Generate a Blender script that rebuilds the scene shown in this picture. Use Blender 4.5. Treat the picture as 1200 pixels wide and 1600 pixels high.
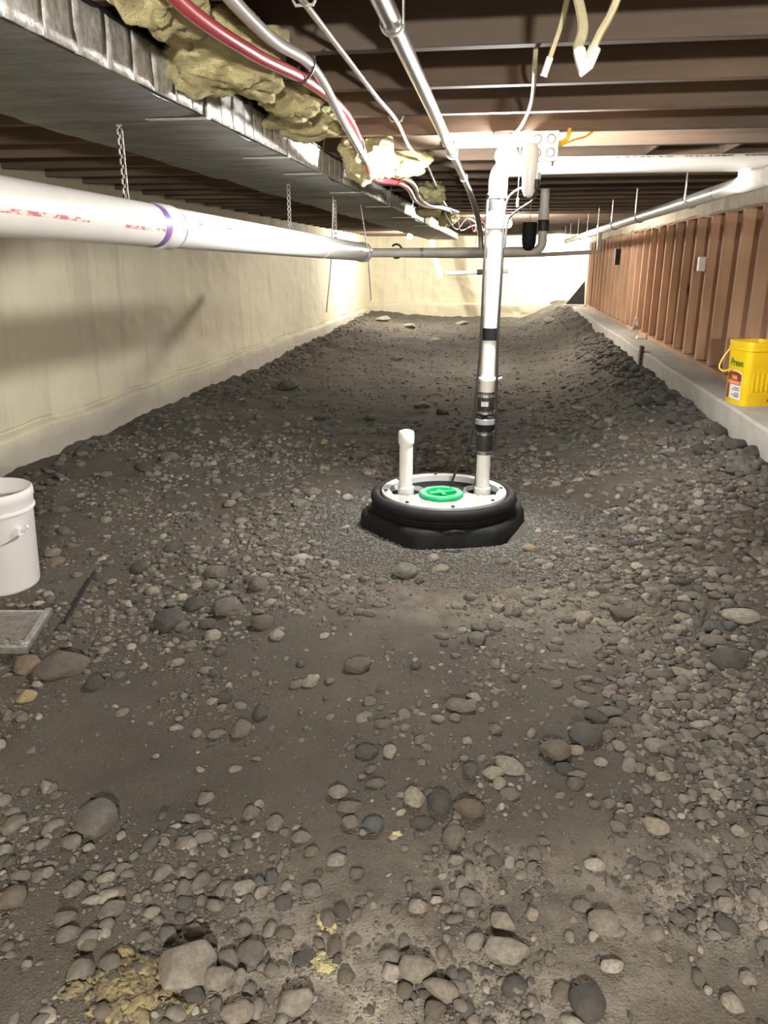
import bpy, bmesh, math, random
import numpy as np
from mathutils import Vector, Matrix

for o in list(bpy.data.objects):
    bpy.data.objects.remove(o)
scene = bpy.context.scene
COL = scene.collection
PI = math.pi
random.seed(7)
RNG = np.random.default_rng(11)

# ------------------------------------------------------------------ camera
cam_d = bpy.data.cameras.new('camera')
cam_d.sensor_fit = 'VERTICAL'
cam_d.sensor_height = 36.0
cam_d.lens = 36.0 * 1200 / 1600
cam_d.clip_start = 0.02
cam_d.clip_end = 100
cam = bpy.data.objects.new('camera', cam_d)
COL.objects.link(cam)
cam.location = (0, 0, 1.15)
cam.rotation_euler = (math.radians(90 - 18.09), 0, math.radians(8.29))
scene.camera = cam

# ------------------------------------------------------------------ world, exposure
world = bpy.data.worlds.new('world')
scene.world = world
world.use_nodes = True
world.node_tree.nodes['Background'].inputs[0].default_value = (0, 0, 0, 1)
world.node_tree.nodes['Background'].inputs[1].default_value = 0.0
scene.view_settings.view_transform = 'Standard'
scene.view_settings.look = 'None'
scene.view_settings.gamma = 1
scene.view_settings.use_curve_mapping = False
scene.view_settings.exposure = 0.0

# strength of each bare bulb (radiance of its glass)
PUMP_BULB = 2500
REAR_BULB = 6200
FAR_BULB = 5000
MID_BULB = 2600

# ------------------------------------------------------------------ numpy noise
_tab = np.random.default_rng(3).random((64, 64, 64)).astype(np.float64)

def noise3(x, y, z):
    xi = np.floor(x).astype(int); yi = np.floor(y).astype(int); zi = np.floor(z).astype(int)
    fx, fy, fz = x - xi, y - yi, z - zi
    fx = fx * fx * (3 - 2 * fx); fy = fy * fy * (3 - 2 * fy); fz = fz * fz * (3 - 2 * fz)
    def t(a, b, c):
        return _tab[(xi + a) & 63, (yi + b) & 63, (zi + c) & 63]
    x00 = t(0, 0, 0) * (1 - fx) + t(1, 0, 0) * fx
    x10 = t(0, 1, 0) * (1 - fx) + t(1, 1, 0) * fx
    x01 = t(0, 0, 1) * (1 - fx) + t(1, 0, 1) * fx
    x11 = t(0, 1, 1) * (1 - fx) + t(1, 1, 1) * fx
    return ((x00 * (1 - fy) + x10 * fy) * (1 - fz) + (x01 * (1 - fy) + x11 * fy) * fz) * 2 - 1

def fbm(x, y, z, octaves=4):
    s, a = 0, 1.0
    for k in range(octaves):
        s = s + a * noise3(x * 2 ** k + 7.3 * k, y * 2 ** k + 3.1 * k, z * 2 ** k + 1.7 * k)
        a *= 0.5
    return s

# ------------------------------------------------------------------ materials
def new_mat(name):
    m = bpy.data.materials.new(name)
    m.use_nodes = True
    nt = m.node_tree
    b = nt.nodes['Principled BSDF']
    return m, nt, b

def mix_rgb(nt, fac, a, b, mode='MIX'):
    n = nt.nodes.new('ShaderNodeMix'); n.data_type = 'RGBA'; n.blend_type = mode
    for sock, v in ((n.inputs[0], fac), (n.inputs[6], a), (n.inputs[7], b)):
        if isinstance(v, bpy.types.NodeSocket):
            nt.links.new(v, sock)
        elif isinstance(v, (int, float)):
            sock.default_value = v
        else:
            sock.default_value = (*v, 1) if len(v) == 3 else v
    return n.outputs[2]

def tex_noise(nt, scale, detail=4, rough=0.55, vec=None, stretch=None):
    n = nt.nodes.new('ShaderNodeTexNoise')
    n.inputs['Scale'].default_value = scale
    n.inputs['Detail'].default_value = detail
    n.inputs['Roughness'].default_value = rough
    if vec is None:
        vec = nt.nodes.new('ShaderNodeTexCoord').outputs['Object']
    if stretch:
        mp = nt.nodes.new('ShaderNodeMapping'); mp.inputs['Scale'].default_value = stretch
        nt.links.new(vec, mp.inputs['Vector']); vec = mp.outputs['Vector']
    nt.links.new(vec, n.inputs['Vector'])
    return n.outputs['Fac']

def ramp(nt, fac, lo, hi):
    n = nt.nodes.new('ShaderNodeMapRange')
    n.inputs['From Min'].default_value = lo; n.inputs['From Max'].default_value = hi
    nt.links.new(fac, n.inputs['Value'])
    return n.outputs['Result']

def add_bump(nt, b, fac, strength, dist, prev=None):
    n = nt.nodes.new('ShaderNodeBump')
    n.inputs['Strength'].default_value = strength; n.inputs['Distance'].default_value = dist
    nt.links.new(fac, n.inputs['Height'])
    if prev is not None:
        nt.links.new(prev, n.inputs['Normal'])
    nt.links.new(n.outputs['Normal'], b.inputs['Normal'])
    return n.outputs['Normal']

def plain(name, c1, c2=None, rough=0.5, metal=0.0, scale=12, bump=0.0, bdist=0.002, stretch=None, lo=0.35, hi=0.65, spec=0.5):
    m, nt, b = new_mat(name)
    b.inputs['Roughness'].default_value = rough
    b.inputs['Metallic'].default_value = metal
    b.inputs['Specular IOR Level'].default_value = spec
    c2 = c2 or tuple(v * 0.85 for v in c1)
    f = tex_noise(nt, scale, stretch=stretch)
    nt.links.new(mix_rgb(nt, ramp(nt, f, lo, hi), c1, c2), b.inputs['Base Color'])
    if bump:
        add_bump(nt, b, f, bump, bdist)
    return m

def wood_mat(name, c1, c2, knot=(0.1, 0.05, 0.03), stretch=(1, 14, 14), dirt=None, knots=True):
    """lengthwise grain along the axis with the small stretch; tone differs board to board"""
    m, nt, b = new_mat(name)
    b.inputs['Roughness'].default_value = 0.8
    b.inputs['Specular IOR Level'].default_value = 0.2
    tc = nt.nodes.new('ShaderNodeTexCoord').outputs['Object']
    oi = nt.nodes.new('ShaderNodeObjectInfo')
    off = nt.nodes.new('ShaderNodeVectorMath'); off.operation = 'MULTIPLY_ADD'
    comb = nt.nodes.new('ShaderNodeCombineXYZ')
    for i in range(3):
        nt.links.new(oi.outputs['Random'], comb.inputs[i])
    nt.links.new(comb.outputs[0], off.inputs[0]); off.inputs[1].default_value = (37, 53, 71)
    nt.links.new(tc, off.inputs[2])
    g = tex_noise(nt, 3.0, 6, 0.6, vec=off.outputs[0], stretch=stretch)
    col = mix_rgb(nt, ramp(nt, g, 0.3, 0.7), c1, c2)
    big = tex_noise(nt, 1.6, 2, 0.5, vec=off.outputs[0])
    col = mix_rgb(nt, ramp(nt, big, 0.35, 0.75), col, tuple(v * 0.72 for v in c2))
    if dirt:
        col = mix_rgb(nt, ramp(nt, tex_noise(nt, 2.3, 5, 0.6, vec=off.outputs[0], stretch=(0.5, 3, 3)), 0.42, 0.7), col, dirt)
    if knots:
        v = nt.nodes.new('ShaderNodeTexVoronoi'); v.inputs['Scale'].default_value = 3.2
        mp = nt.nodes.new('ShaderNodeMapping')
        mp.inputs['Scale'].default_value = tuple(0.5 if s < 3 else 1.4 for s in stretch)
        nt.links.new(off.outputs[0], mp.inputs['Vector']); nt.links.new(mp.outputs[0], v.inputs['Vector'])
        k = nt.nodes.new('ShaderNodeMapRange'); k.inputs['From Min'].default_value = 0.05; k.inputs['From Max'].default_value = 0.11
        k.inputs['To Min'].default_value = 0.85; k.inputs['To Max'].default_value = 0.0
        nt.links.new(v.outputs['Distance'], k.inputs['Value'])
        col = mix_rgb(nt, k.outputs['Result'], col, knot)
    mul = nt.nodes.new('ShaderNodeMapRange'); mul.inputs['To Min'].default_value = 0.8; mul.inputs['To Max'].default_value = 1.15
    nt.links.new(oi.outputs['Random'], mul.inputs['Value'])
    hsv = nt.nodes.new('ShaderNodeHueSaturation')
    nt.links.new(mul.outputs['Result'], hsv.inputs['Value']); nt.links.new(col, hsv.inputs['Color'])
    nt.links.new(hsv.outputs[0], b.inputs['Base Color'])
    add_bump(nt, b, g, 0.25, 0.002)
    return m

def emit_mat(name, col, strength):
    m, nt, b = new_mat(name)
    b.inputs['Base Color'].default_value = (0.9, 0.9, 0.9, 1)
    b.inputs['Emission Color'].default_value = (*col, 1)
    b.inputs['Emission Strength'].default_value = strength
    return m

M = {}
M['joist'] = wood_mat('joist_wood', (0.205, 0.146, 0.105), (0.142, 0.098, 0.07), dirt=(0.095, 0.077, 0.064))
M['stud'] = wood_mat('stud_wood', (0.68, 0.44, 0.295), (0.56, 0.345, 0.222), stretch=(14, 14, 1))
M['plate'] = wood_mat('plate_wood', (0.58, 0.38, 0.25), (0.46, 0.29, 0.18), stretch=(14, 1, 14))
M['subfloor'] = plain('subfloor_wood', (0.2, 0.135, 0.09), (0.14, 0.09, 0.06), 0.85, scale=6, stretch=(1, 8, 1))
M['sheathing'] = plain('sheathing_wood', (0.3, 0.19, 0.12), (0.22, 0.13, 0.08), 0.85, scale=9)
M['pvc'] = plain('white_plastic_pipe', (0.80, 0.795, 0.785), (0.74, 0.73, 0.715), 0.3, scale=7, lo=0.4, hi=0.8)
M['pvc_bright'] = plain('clean_white_plastic', (0.84, 0.84, 0.83), (0.79, 0.785, 0.77), 0.32, scale=9)
M['pvc_grey'] = plain('grey_plastic_pipe', (0.62, 0.59, 0.55), (0.52, 0.485, 0.44), 0.45, scale=12)  # greyer and darker tone than the white pipe material
M['purple'] = plain('purple_primer', (0.16, 0.075, 0.33), (0.25, 0.14, 0.42), 0.4, scale=30)
M['galv'] = plain('galvanised_steel', (0.62, 0.62, 0.61), (0.42, 0.42, 0.41), 0.38, 0.85, scale=40)
M['steel_dull'] = plain('dull_hanger_steel', (0.46, 0.45, 0.43), (0.34, 0.33, 0.31), 0.5, 0.6, scale=30)
M['conduit'] = plain('steel_conduit', (0.6, 0.6, 0.6), (0.45, 0.45, 0.44), 0.28, 0.9, scale=25, stretch=(1, .2, 1))
M['black'] = plain('black_plastic', (0.011, 0.0115, 0.013), (0.018, 0.018, 0.020), 0.65, scale=20, spec=0.15)
M['rubber'] = plain('black_rubber', (0.016, 0.016, 0.017), (0.028, 0.027, 0.026), 0.55, scale=30)
M['lid_grey'] = plain('grey_lid_plastic', (0.38, 0.385, 0.39), (0.33, 0.335, 0.34), 0.42, scale=15)
M['green'] = plain('green_plastic', (0.008, 0.42, 0.16), (0.006, 0.33, 0.12), 0.35, scale=20)
M['clear_grey'] = plain('pale_band', (0.55, 0.57, 0.58), (0.42, 0.44, 0.45), 0.25, 0.3, scale=30)
M['chrome'] = plain('clamp_steel', (0.75, 0.75, 0.75), (0.55, 0.55, 0.55), 0.22, 1.0, scale=40)
M['romex'] = plain('tan_cable', (0.55, 0.50, 0.33), (0.42, 0.38, 0.25), 0.5, scale=30)
M['romex_white'] = plain('dusty_white_cable', (0.50, 0.47, 0.42), (0.36, 0.33, 0.29), 0.5, scale=30)
M['yellow_cable'] = plain('yellow_cable', (0.75, 0.55, 0.03), (0.6, 0.42, 0.02), 0.4, scale=30)
M['pex_red'] = plain('red_tubing', (0.45, 0.06, 0.075), (0.38, 0.045, 0.06), 0.28, scale=5)
M['pex_grey'] = plain('grey_tubing', (0.5, 0.485, 0.47), (0.42, 0.4, 0.385), 0.25, scale=5)
M['white_paint'] = plain('white_plastic_bucket', (0.74, 0.735, 0.745), (0.70, 0.695, 0.705), 0.38, scale=4)
M['wire'] = plain('bail_wire', (0.4, 0.4, 0.4), (0.3, 0.3, 0.3), 0.35, 0.9, scale=40)
M['white'] = plain('white_porcelain', (0.82, 0.82, 0.80), (0.78, 0.78, 0.76), 0.25, scale=10)
M['rust_dark'] = plain('dark_weathered_wood', (0.05, 0.045, 0.038), (0.09, 0.08, 0.065), 0.9, scale=30)
M['black_sheet'] = plain('black_panel', (0.02, 0.022, 0.025), (0.03, 0.032, 0.036), 0.6, scale=8)
M['white_board'] = plain('white_board', (0.72, 0.7, 0.66), (0.62, 0.6, 0.56), 0.7, scale=14)
M['yellow_pail'] = plain('yellow_pail_plastic', (0.80, 0.56, 0.012), (0.74, 0.50, 0.01), 0.36, scale=10)
M['label_white'] = plain('printed_white', (0.74, 0.72, 0.68), (0.7, 0.68, 0.64), 0.45, scale=10)
M['label_brown'] = plain('printed_red_brown', (0.26, 0.05, 0.018), (0.22, 0.04, 0.015), 0.45, scale=10)
M['label_orange'] = plain('printed_orange', (0.68, 0.24, 0.07), (0.6, 0.2, 0.06), 0.45, scale=10)
M['label_green'] = plain('printed_green', (0.03, 0.14, 0.015), (0.03, 0.12, 0.015), 0.45, scale=10)
M['label_dark'] = plain('printed_dark', (0.05, 0.05, 0.05), (0.07, 0.07, 0.07), 0.5, scale=10)
M['foam_bead'] = plain('foam_overspray', (0.68, 0.60, 0.46), (0.55, 0.47, 0.35), 0.85, scale=18, bump=0.5, bdist=0.01)

def foil_mat():
    m, nt, b = new_mat('crinkled_foil')
    b.inputs['Metallic'].default_value = 0.3
    f = tex_noise(nt, 45, 6, 0.7)
    nt.links.new(mix_rgb(nt, ramp(nt, f, 0.4, 0.62), (0.60, 0.595, 0.58), (0.33, 0.325, 0.315)), b.inputs['Base Color'])
    b.inputs['Roughness'].default_value = 0.5
    n = add_bump(nt, b, tex_noise(nt, 30, 5, 0.65, stretch=(1, 1, 0.5)), 0.5, 0.008)
    add_bump(nt, b, tex_noise(nt, 110, 3, 0.6), 0.4, 0.003, n)
    return m
M['foil'] = foil_mat()

def duct_mat():
    m, nt, b = new_mat('dusty_sheet_metal')
    b.inputs['Metallic'].default_value = 0.55
    f = tex_noise(nt, 5, 6, 0.65, stretch=(1.2, 4, 1))
    nt.links.new(mix_rgb(nt, ramp(nt, f, 0.35, 0.7), (0.10, 0.098, 0.094), (0.25, 0.245, 0.235)), b.inputs['Base Color'])
    b.inputs['Roughness'].default_value = 0.5
    add_bump(nt, b, tex_noise(nt, 18, 4, 0.6, stretch=(0.6, 3, 1)), 0.35, 0.01)
    return m
M['duct'] = duct_mat()

def foam_mat(name, c1, c2, dust, base_dirt):
    m, nt, b = new_mat(name)
    b.inputs['Roughness'].default_value = 0.82
    b.inputs['Specular IOR Level'].default_value = 0.25
    f = tex_noise(nt, 1.3, 5, 0.6)
    col = mix_rgb(nt, ramp(nt, f, 0.35, 0.7), c1, c2)
    # vertical run marks left by the spray passes
    col = mix_rgb(nt, ramp(nt, tex_noise(nt, 2.0, 4, 0.6, stretch=(3.2, 3.2, 0.35)), 0.52, 0.78), col, dust)
    if base_dirt:
        # overspray thins out on the concrete footing: grey patches with their own outline
        geo = nt.nodes.new('ShaderNodeNewGeometry')
        sep = nt.nodes.new('ShaderNodeSeparateXYZ'); nt.links.new(geo.outputs['Position'], sep.inputs[0])
        a = nt.nodes.new('ShaderNodeMath'); a.operation = 'MULTIPLY_ADD'
        nt.links.new(tex_noise(nt, 1.1, 4, 0.6), a.inputs[0]); a.inputs[1].default_value = 0.5
        nt.links.new(sep.outputs['Z'], a.inputs[2])
        r = nt.nodes.new('ShaderNodeMapRange')
        r.inputs['From Min'].default_value = 0.42; r.inputs['From Max'].default_value = 0.56
        r.inputs['To Min'].default_value = 0.8; r.inputs['To Max'].default_value = 0.0
        nt.links.new(a.outputs[0], r.inputs['Value'])
        col = mix_rgb(nt, r.outputs['Result'], col, base_dirt)
    nt.links.new(col, b.inputs['Base Color'])
    n = add_bump(nt, b, tex_noise(nt, 22, 5, 0.6), 0.22, 0.008)
    add_bump(nt, b, tex_noise(nt, 90, 3, 0.6), 0.15, 0.003, n)
    return m
M['foam'] = foam_mat('spray_foam', (0.64, 0.59, 0.45), (0.56, 0.52, 0.40), (0.44, 0.415, 0.335), (0.36, 0.34, 0.30))
M['foam_far'] = foam_mat('spray_foam_without_footing', (0.64, 0.59, 0.45), (0.56, 0.52, 0.40), (0.44, 0.415, 0.335), None)

def concrete_mat():
    m, nt, b = new_mat('rough_concrete')
    b.inputs['Roughness'].default_value = 0.9
    f = tex_noise(nt, 6, 6, 0.65)
    col = mix_rgb(nt, ramp(nt, f, 0.3, 0.7), (0.40, 0.385, 0.35), (0.29, 0.28, 0.255))
    col = mix_rgb(nt, ramp(nt, tex_noise(nt, 2.2, 5, 0.7), 0.5, 0.75), col, (0.42, 0.38, 0.31))
    v = nt.nodes.new('ShaderNodeTexVoronoi'); v.inputs['Scale'].default_value = 26
    nt.links.new(nt.nodes.new('ShaderNodeTexCoord').outputs['Object'], v.inputs['Vector'])
    r = nt.nodes.new('ShaderNodeMapRange'); r.inputs['From Min'].default_value = 0.06; r.inputs['From Max'].default_value = 0.12
    r.inputs['To Min'].default_value = 0.5; r.inputs['To Max'].default_value = 0
    nt.links.new(v.outputs['Distance'], r.inputs['Value'])
    col = mix_rgb(nt, r.outputs['Result'], col, (0.16, 0.15, 0.14))
    nt.links.new(col, b.inputs['Base Color'])
    add_bump(nt, b, tex_noise(nt, 40, 5, 0.7), 0.4, 0.006)
    return m
M['concrete'] = concrete_mat()

def dirt_mat():
    m, nt, b = new_mat('stony_dirt')
    b.inputs['Roughness'].default_value = 0.95
    b.inputs['Specular IOR Level'].default_value = 0.2
    f = tex_noise(nt, 1.7, 6, 0.62)
    col = mix_rgb(nt, ramp(nt, f, 0.35, 0.68), (0.115, 0.101, 0.082), (0.070, 0.064, 0.055))
    # dusty pale patches
    at = nt.nodes.new('ShaderNodeAttribute'); at.attribute_name = 'dust'
    n2 = tex_noise(nt, 9, 6, 0.7)
    ml = nt.nodes.new('ShaderNodeMath'); ml.operation = 'MULTIPLY'
    nt.links.new(at.outputs['Fac'], ml.inputs[0]); nt.links.new(ramp(nt, n2, 0.34, 0.58), ml.inputs[1])
    col = mix_rgb(nt, ml.outputs[0], col, (0.36, 0.32, 0.265))
    # grit specks
    v = nt.nodes.new('ShaderNodeTexVoronoi'); v.inputs['Scale'].default_value = 190
    nt.links.new(nt.nodes.new('ShaderNodeTexCoord').outputs['Object'], v.inputs['Vector'])
    r = nt.nodes.new('ShaderNodeMapRange'); r.inputs['From Min'].default_value = 0.16; r.inputs['From Max'].default_value = 0.3
    r.inputs['To Min'].default_value = 0.5; r.inputs['To Max'].default_value = 0
    nt.links.new(v.outputs['Distance'], r.inputs['Value'])
    hs = nt.nodes.new('ShaderNodeHueSaturation'); hs.inputs['Saturation'].default_value = 0.1; hs.inputs['Value'].default_value = 0.2
    nt.links.new(v.outputs['Color'], hs.inputs['Color'])
    col = mix_rgb(nt, r.outputs['Result'], col, hs.outputs[0])
    nt.links.new(col, b.inputs['Base Color'])
    n = add_bump(nt, b, tex_noise(nt, 55, 6, 0.7), 0.8, 0.012)
    iv = nt.nodes.new('ShaderNodeMath'); iv.operation = 'SUBTRACT'; iv.inputs[0].default_value = 1
    nt.links.new(v.outputs['Distance'], iv.inputs[1])
    add_bump(nt, b, iv.outputs[0], 0.6, 0.004, n)
    return m
M['dirt'] = dirt_mat()

def stone_mat(name, use_attr):
    m, nt, b = new_mat(name)
    b.inputs['Roughness'].default_value = 0.85
    b.inputs['Specular IOR Level'].default_value = 0.25
    if use_attr:
        n = nt.nodes.new('ShaderNodeAttribute'); n.attribute_name = 'tone'; base = n.outputs['Color']
    else:
        base = nt.nodes.new('ShaderNodeObjectInfo').outputs['Color']
    f = tex_noise(nt, 3.0 if not use_attr else 60, 6, 0.65)
    dk = nt.nodes.new('ShaderNodeHueSaturation'); dk.inputs['Value'].default_value = 0.68
    nt.links.new(base, dk.inputs['Color'])
    col = mix_rgb(nt, ramp(nt, f, 0.38, 0.66), base, dk.outputs[0])
    if not use_attr:
        lt = nt.nodes.new('ShaderNodeHueSaturation'); lt.inputs['Value'].default_value = 1.35; lt.inputs['Saturation'].default_value = 0.9
        nt.links.new(base, lt.inputs['Color'])
        col = mix_rgb(nt, ramp(nt, tex_noise(nt, 16, 5, 0.75), 0.56, 0.72), col, lt.outputs[0])
    # dried dirt clinging in blotches
    dr = tex_noise(nt, 2.2 if not use_attr else 45, 5, 0.7)
    rr = nt.nodes.new('ShaderNodeMapRange'); rr.inputs['From Min'].default_value = 0.42; rr.inputs['From Max'].default_value = 0.68; rr.inputs['To Max'].default_value = 0.5
    nt.links.new(dr, rr.inputs['Value'])
    col = mix_rgb(nt, rr.outputs['Result'], col, (0.105, 0.092, 0.074))
    nt.links.new(col, b.inputs['Base Color'])
    add_bump(nt, b, tex_noise(nt, 14 if not use_attr else 160, 5, 0.7), 0.5, 0.06 if not use_attr else 0.003)
    return m
M['stone'] = stone_mat('stone', False)
M['pebble'] = stone_mat('pebble', True)

def fibre_mat():
    m, nt, b = new_mat('yellow_fibreglass')
    b.inputs['Roughness'].default_value = 1.0
    b.inputs['Specular IOR Level'].default_value = 0.05
    f = tex_noise(nt, 14, 6, 0.7)
    nt.links.new(mix_rgb(nt, ramp(nt, f, 0.35, 0.7), (0.78, 0.71, 0.40), (0.60, 0.54, 0.30)), b.inputs['Base Color'])
    b.inputs['Subsurface Weight'].default_value = 0.0
    n = add_bump(nt, b, tex_noise(nt, 60, 6, 0.75), 0.7, 0.02)
    add_bump(nt, b, tex_noise(nt, 240, 3, 0.7), 0.5, 0.004, n)
    return m
M['fibre'] = fibre_mat()
M['fibre_dirty'] = plain('dirty_fibreglass', (0.28, 0.235, 0.125), (0.135, 0.115, 0.08), 1.0, scale=55, bump=0.7, bdist=0.01, spec=0.05)

def print_mat(name, base, ink, stretch):
    m, nt, b = new_mat(name)
    b.inputs['Roughness'].default_value = 0.32
    f = tex_noise(nt, 60, 3, 0.7, stretch=stretch)
    nt.links.new(mix_rgb(nt, ramp(nt, f, 0.44, 0.54), base, ink), b.inputs['Base Color'])
    return m
M['print_red'] = print_mat('faded_red_print', (0.74, 0.735, 0.715), (0.55, 0.16, 0.19), (1, 0.5, 1))
M['print_grey'] = print_mat('grey_print', (0.76, 0.755, 0.735), (0.2, 0.2, 0.21), (1.2, 1, 0.4))

def clear_mat():
    m, nt, b = new_mat('clear_bottle_plastic')
    b.inputs['Base Color'].default_value = (0.92, 0.94, 0.94, 1)
    b.inputs['Roughness'].default_value = 0.08
    b.inputs['Transmission Weight'].default_value = 0.85
    b.inputs['IOR'].default_value = 1.2
    return m
M['clear'] = clear_mat()
M['bottle_label'] = plain('bottle_wrap', (0.45, 0.2, 0.15), (0.55, 0.4, 0.35), 0.5, scale=40)
M['bulb_pump'] = emit_mat('bulb_pump_glass', (1.0, 0.975, 0.92), PUMP_BULB)
M['bulb_rear'] = emit_mat('bulb_rear_glass', (1.0, 0.945, 0.85), REAR_BULB)
M['bulb_mid'] = emit_mat('bulb_mid_glass', (1.0, 0.93, 0.82), MID_BULB)
M['bulb_far'] = emit_mat('bulb_far_glass', (1.0, 0.93, 0.8), FAR_BULB)

# ------------------------------------------------------------------ mesh helpers
class MB:
    """collects shapes; build() links them as one mesh object"""
    def __init__(s):
        s.v = []; s.f = []
    def add(s, vs, fs):
        o = len(s.v)
        s.v.extend(tuple(map(float, p)) for p in vs)
        s.f.extend(tuple(i + o for i in f) for f in fs)
        return s
    def box(s, c, d, rot=None):
        x, y, z = (k / 2 for k in d)
        vs = [Vector((a * x, b * y, e * z)) for a in (-1, 1) for b in (-1, 1) for e in (-1, 1)]
        if rot is not None:
            vs = [rot @ p for p in vs]
        vs = [p + Vector(c) for p in vs]
        return s.add(vs, [(0, 1, 3, 2), (4, 6, 7, 5), (0, 4, 5, 1), (2, 3, 7, 6), (0, 2, 6, 4), (1, 5, 7, 3)])
    def span(s, a, b):
        return s.box([(a[i] + b[i]) / 2 for i in range(3)], [abs(b[i] - a[i]) for i in range(3)])
    def tube(s, pts, r, n=12, cap=True, radii=None, flat=None):
        pts = [Vector(p) for p in pts]
        k = len(pts)
        tang = []
        for i in range(k):
            t = pts[min(i + 1, k - 1)] - pts[max(i - 1, 0)]
            tang.append(t.normalized())
        up = Vector((0, 0, 1)) if abs(tang[0].z) < 0.9 else Vector((1, 0, 0))
        nrm = tang[0].cross(up).normalized()
        vs = []
        for i in range(k):
            nrm = (nrm - tang[i] * nrm.dot(tang[i])).normalized()
            bi = tang[i].cross(nrm)
            rr = radii[i] if radii else r
            for j in range(n):
                a = 2 * PI * j / n
                vs.append(pts[i] + nrm * (math.cos(a) * rr) + bi * (math.sin(a) * rr * (flat or 1)))
        fs = []
        for i in range(k - 1):
            for j in range(n):
                a, b = i * n + j, i * n + (j + 1) % n
                fs.append((a, b, b + n, a + n))
        if cap:
            fs.append(tuple(reversed(range(n)))); fs.append(tuple(range((k - 1) * n, k * n)))
        return s.add(vs, fs)
    def lathe(s, prof, c=(0, 0, 0), n=24, axis='Z', fn=None):
        """prof: (r, h) pairs along the axis"""
        vs = []
        for (r, h) in prof:
            for j in range(n):
                a = 2 * PI * j / n
                q = r * (fn(a, h) if fn else 1)
                p = (q * math.cos(a), q * math.sin(a), h)
                if axis == 'Y':
                    p = (p[0], p[2], p[1])
                elif axis == 'X':
                    p = (p[2], p[0], p[1])
                vs.append((p[0] + c[0], p[1] + c[1], p[2] + c[2]))
        fs = []
        for i in range(len(prof) - 1):
            for j in range(n):
                a, b = i * n + j, i * n + (j + 1) % n
                fs.append((a, b, b + n, a + n))
        if prof[0][0] > 1e-6: fs.append(tuple(reversed(range(n))))
        if prof[-1][0] > 1e-6: fs.append(tuple(range((len(prof) - 1) * n, len(prof) * n)))
        return s.add(vs, fs)
    def grid(s, P, nu, nv):
        fs = [(i * nv + j, (i + 1) * nv + j, (i + 1) * nv + j + 1, i * nv + j + 1) for i in range(nu - 1) for j in range(nv - 1)]
        return s.add(P, fs)
    def build(s, name, mat, parent=None, smooth=False, bevel=0):
        me = bpy.data.meshes.new(name)
        me.from_pydata(s.v, [], s.f)
        bm = bmesh.new(); bm.from_mesh(me)
        bmesh.ops.recalc_face_normals(bm, faces=bm.faces[:])
        bm.to_mesh(me); bm.free()
        me.materials.append(M[mat] if isinstance(mat, str) else mat)
        if smooth:
            me.shade_smooth()
            me.set_sharp_from_angle(angle=math.radians(40))
        o = bpy.data.objects.new(name, me)
        COL.objects.link(o)
        if parent is not None:
            o.parent = parent
            o.matrix_parent_inverse = Matrix.Translation(-world_loc(parent)) if parent.type != 'EMPTY' or True else Matrix()
        if bevel:
            b = o.modifiers.new('bevel', 'BEVEL'); b.width = bevel; b.segments = 2; b.limit_method = 'ANGLE'
        return o

def world_loc(o):
    v = Vector(o.location)
    return v if o.parent is None else v      # parts keep location 0: their vertices are in world space

def curve(pts, n=8):
    """Catmull-Rom through the points"""
    P = [Vector(p) for p in pts]
    P = [P[0] * 2 - P[1]] + P + [P[-1] * 2 - P[-2]]
    out = []
    for i in range(1, len(P) - 2):
        for k in range(n):
            t = k / n
            a, b, c, d = P[i - 1], P[i], P[i + 1], P[i + 2]
            out.append(0.5 * ((2 * b) + (c - a) * t + (2 * a - 5 * b + 4 * c - d) * t * t + (3 * b - a - 3 * c + d) * t ** 3))
    out.append(P[-2])
    return out

def tag(o, label, cat, group=None):
    o['label'] = label; o['category'] = cat
    if group: o['group'] = group
    return o

def structure(o, label):
    o['kind'] = 'structure'; o['label'] = label
    return o

def thing(name, label, cat, loc=(0, 0, 0), group=None):
    o = bpy.data.objects.new(name, None)
    COL.objects.link(o)
    o.location = loc; o.empty_display_size = 0.05
    return tag(o, label, cat, group)

def raw_mesh(name, V, F, mat, smooth=True):
    """fast mesh from numpy arrays, F of equal-length faces"""
    me = bpy.data.meshes.new(name)
    V = np.ascontiguousarray(V, dtype=np.float32); F = np.ascontiguousarray(F, dtype=np.int32)
    k = F.shape[1]
    me.vertices.add(len(V)); me.vertices.foreach_set('co', V.ravel())
    me.loops.add(F.size); me.loops.foreach_set('vertex_index', F.ravel())
    me.polygons.add(len(F)); me.polygons.foreach_set('loop_start', np.arange(0, F.size, k, dtype=np.int32))
    me.update(calc_edges=True)
    if smooth: me.shade_smooth()
    me.materials.append(M[mat])
    o = bpy.data.objects.new(name, me)
    COL.objects.link(o)
    return o

def ico(sub):
    bm = bmesh.new()
    bmesh.ops.create_icosphere(bm, subdivisions=sub, radius=1)
    V = np.array([v.co[:] for v in bm.verts]); F = np.array([[v.index for v in f.verts] for f in bm.faces])
    bm.free()
    return V, F


# ------------------------------------------------------------------ dirt surface
def sstep(a, b, v):
    t = np.clip((v - a) / (b - a), 0, 1)
    return t * t * (3 - 2 * t)

def ground_base(x, y):
    """large shape of the dirt floor"""
    z = 0.29 * sstep(0.35, 1.2, x) * (0.35 + 0.65 * sstep(0.8, 3.2, y))
    z = z + 0.075 * sstep(-1.1, -2.4, x)
    z = z + 0.016 * np.clip(y - 8.0, 0, 20)
    z = z + 0.035 * np.exp(-(((x + 0.21) ** 2 + (y - 3.28) ** 2) / 0.55))
    return z

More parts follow.
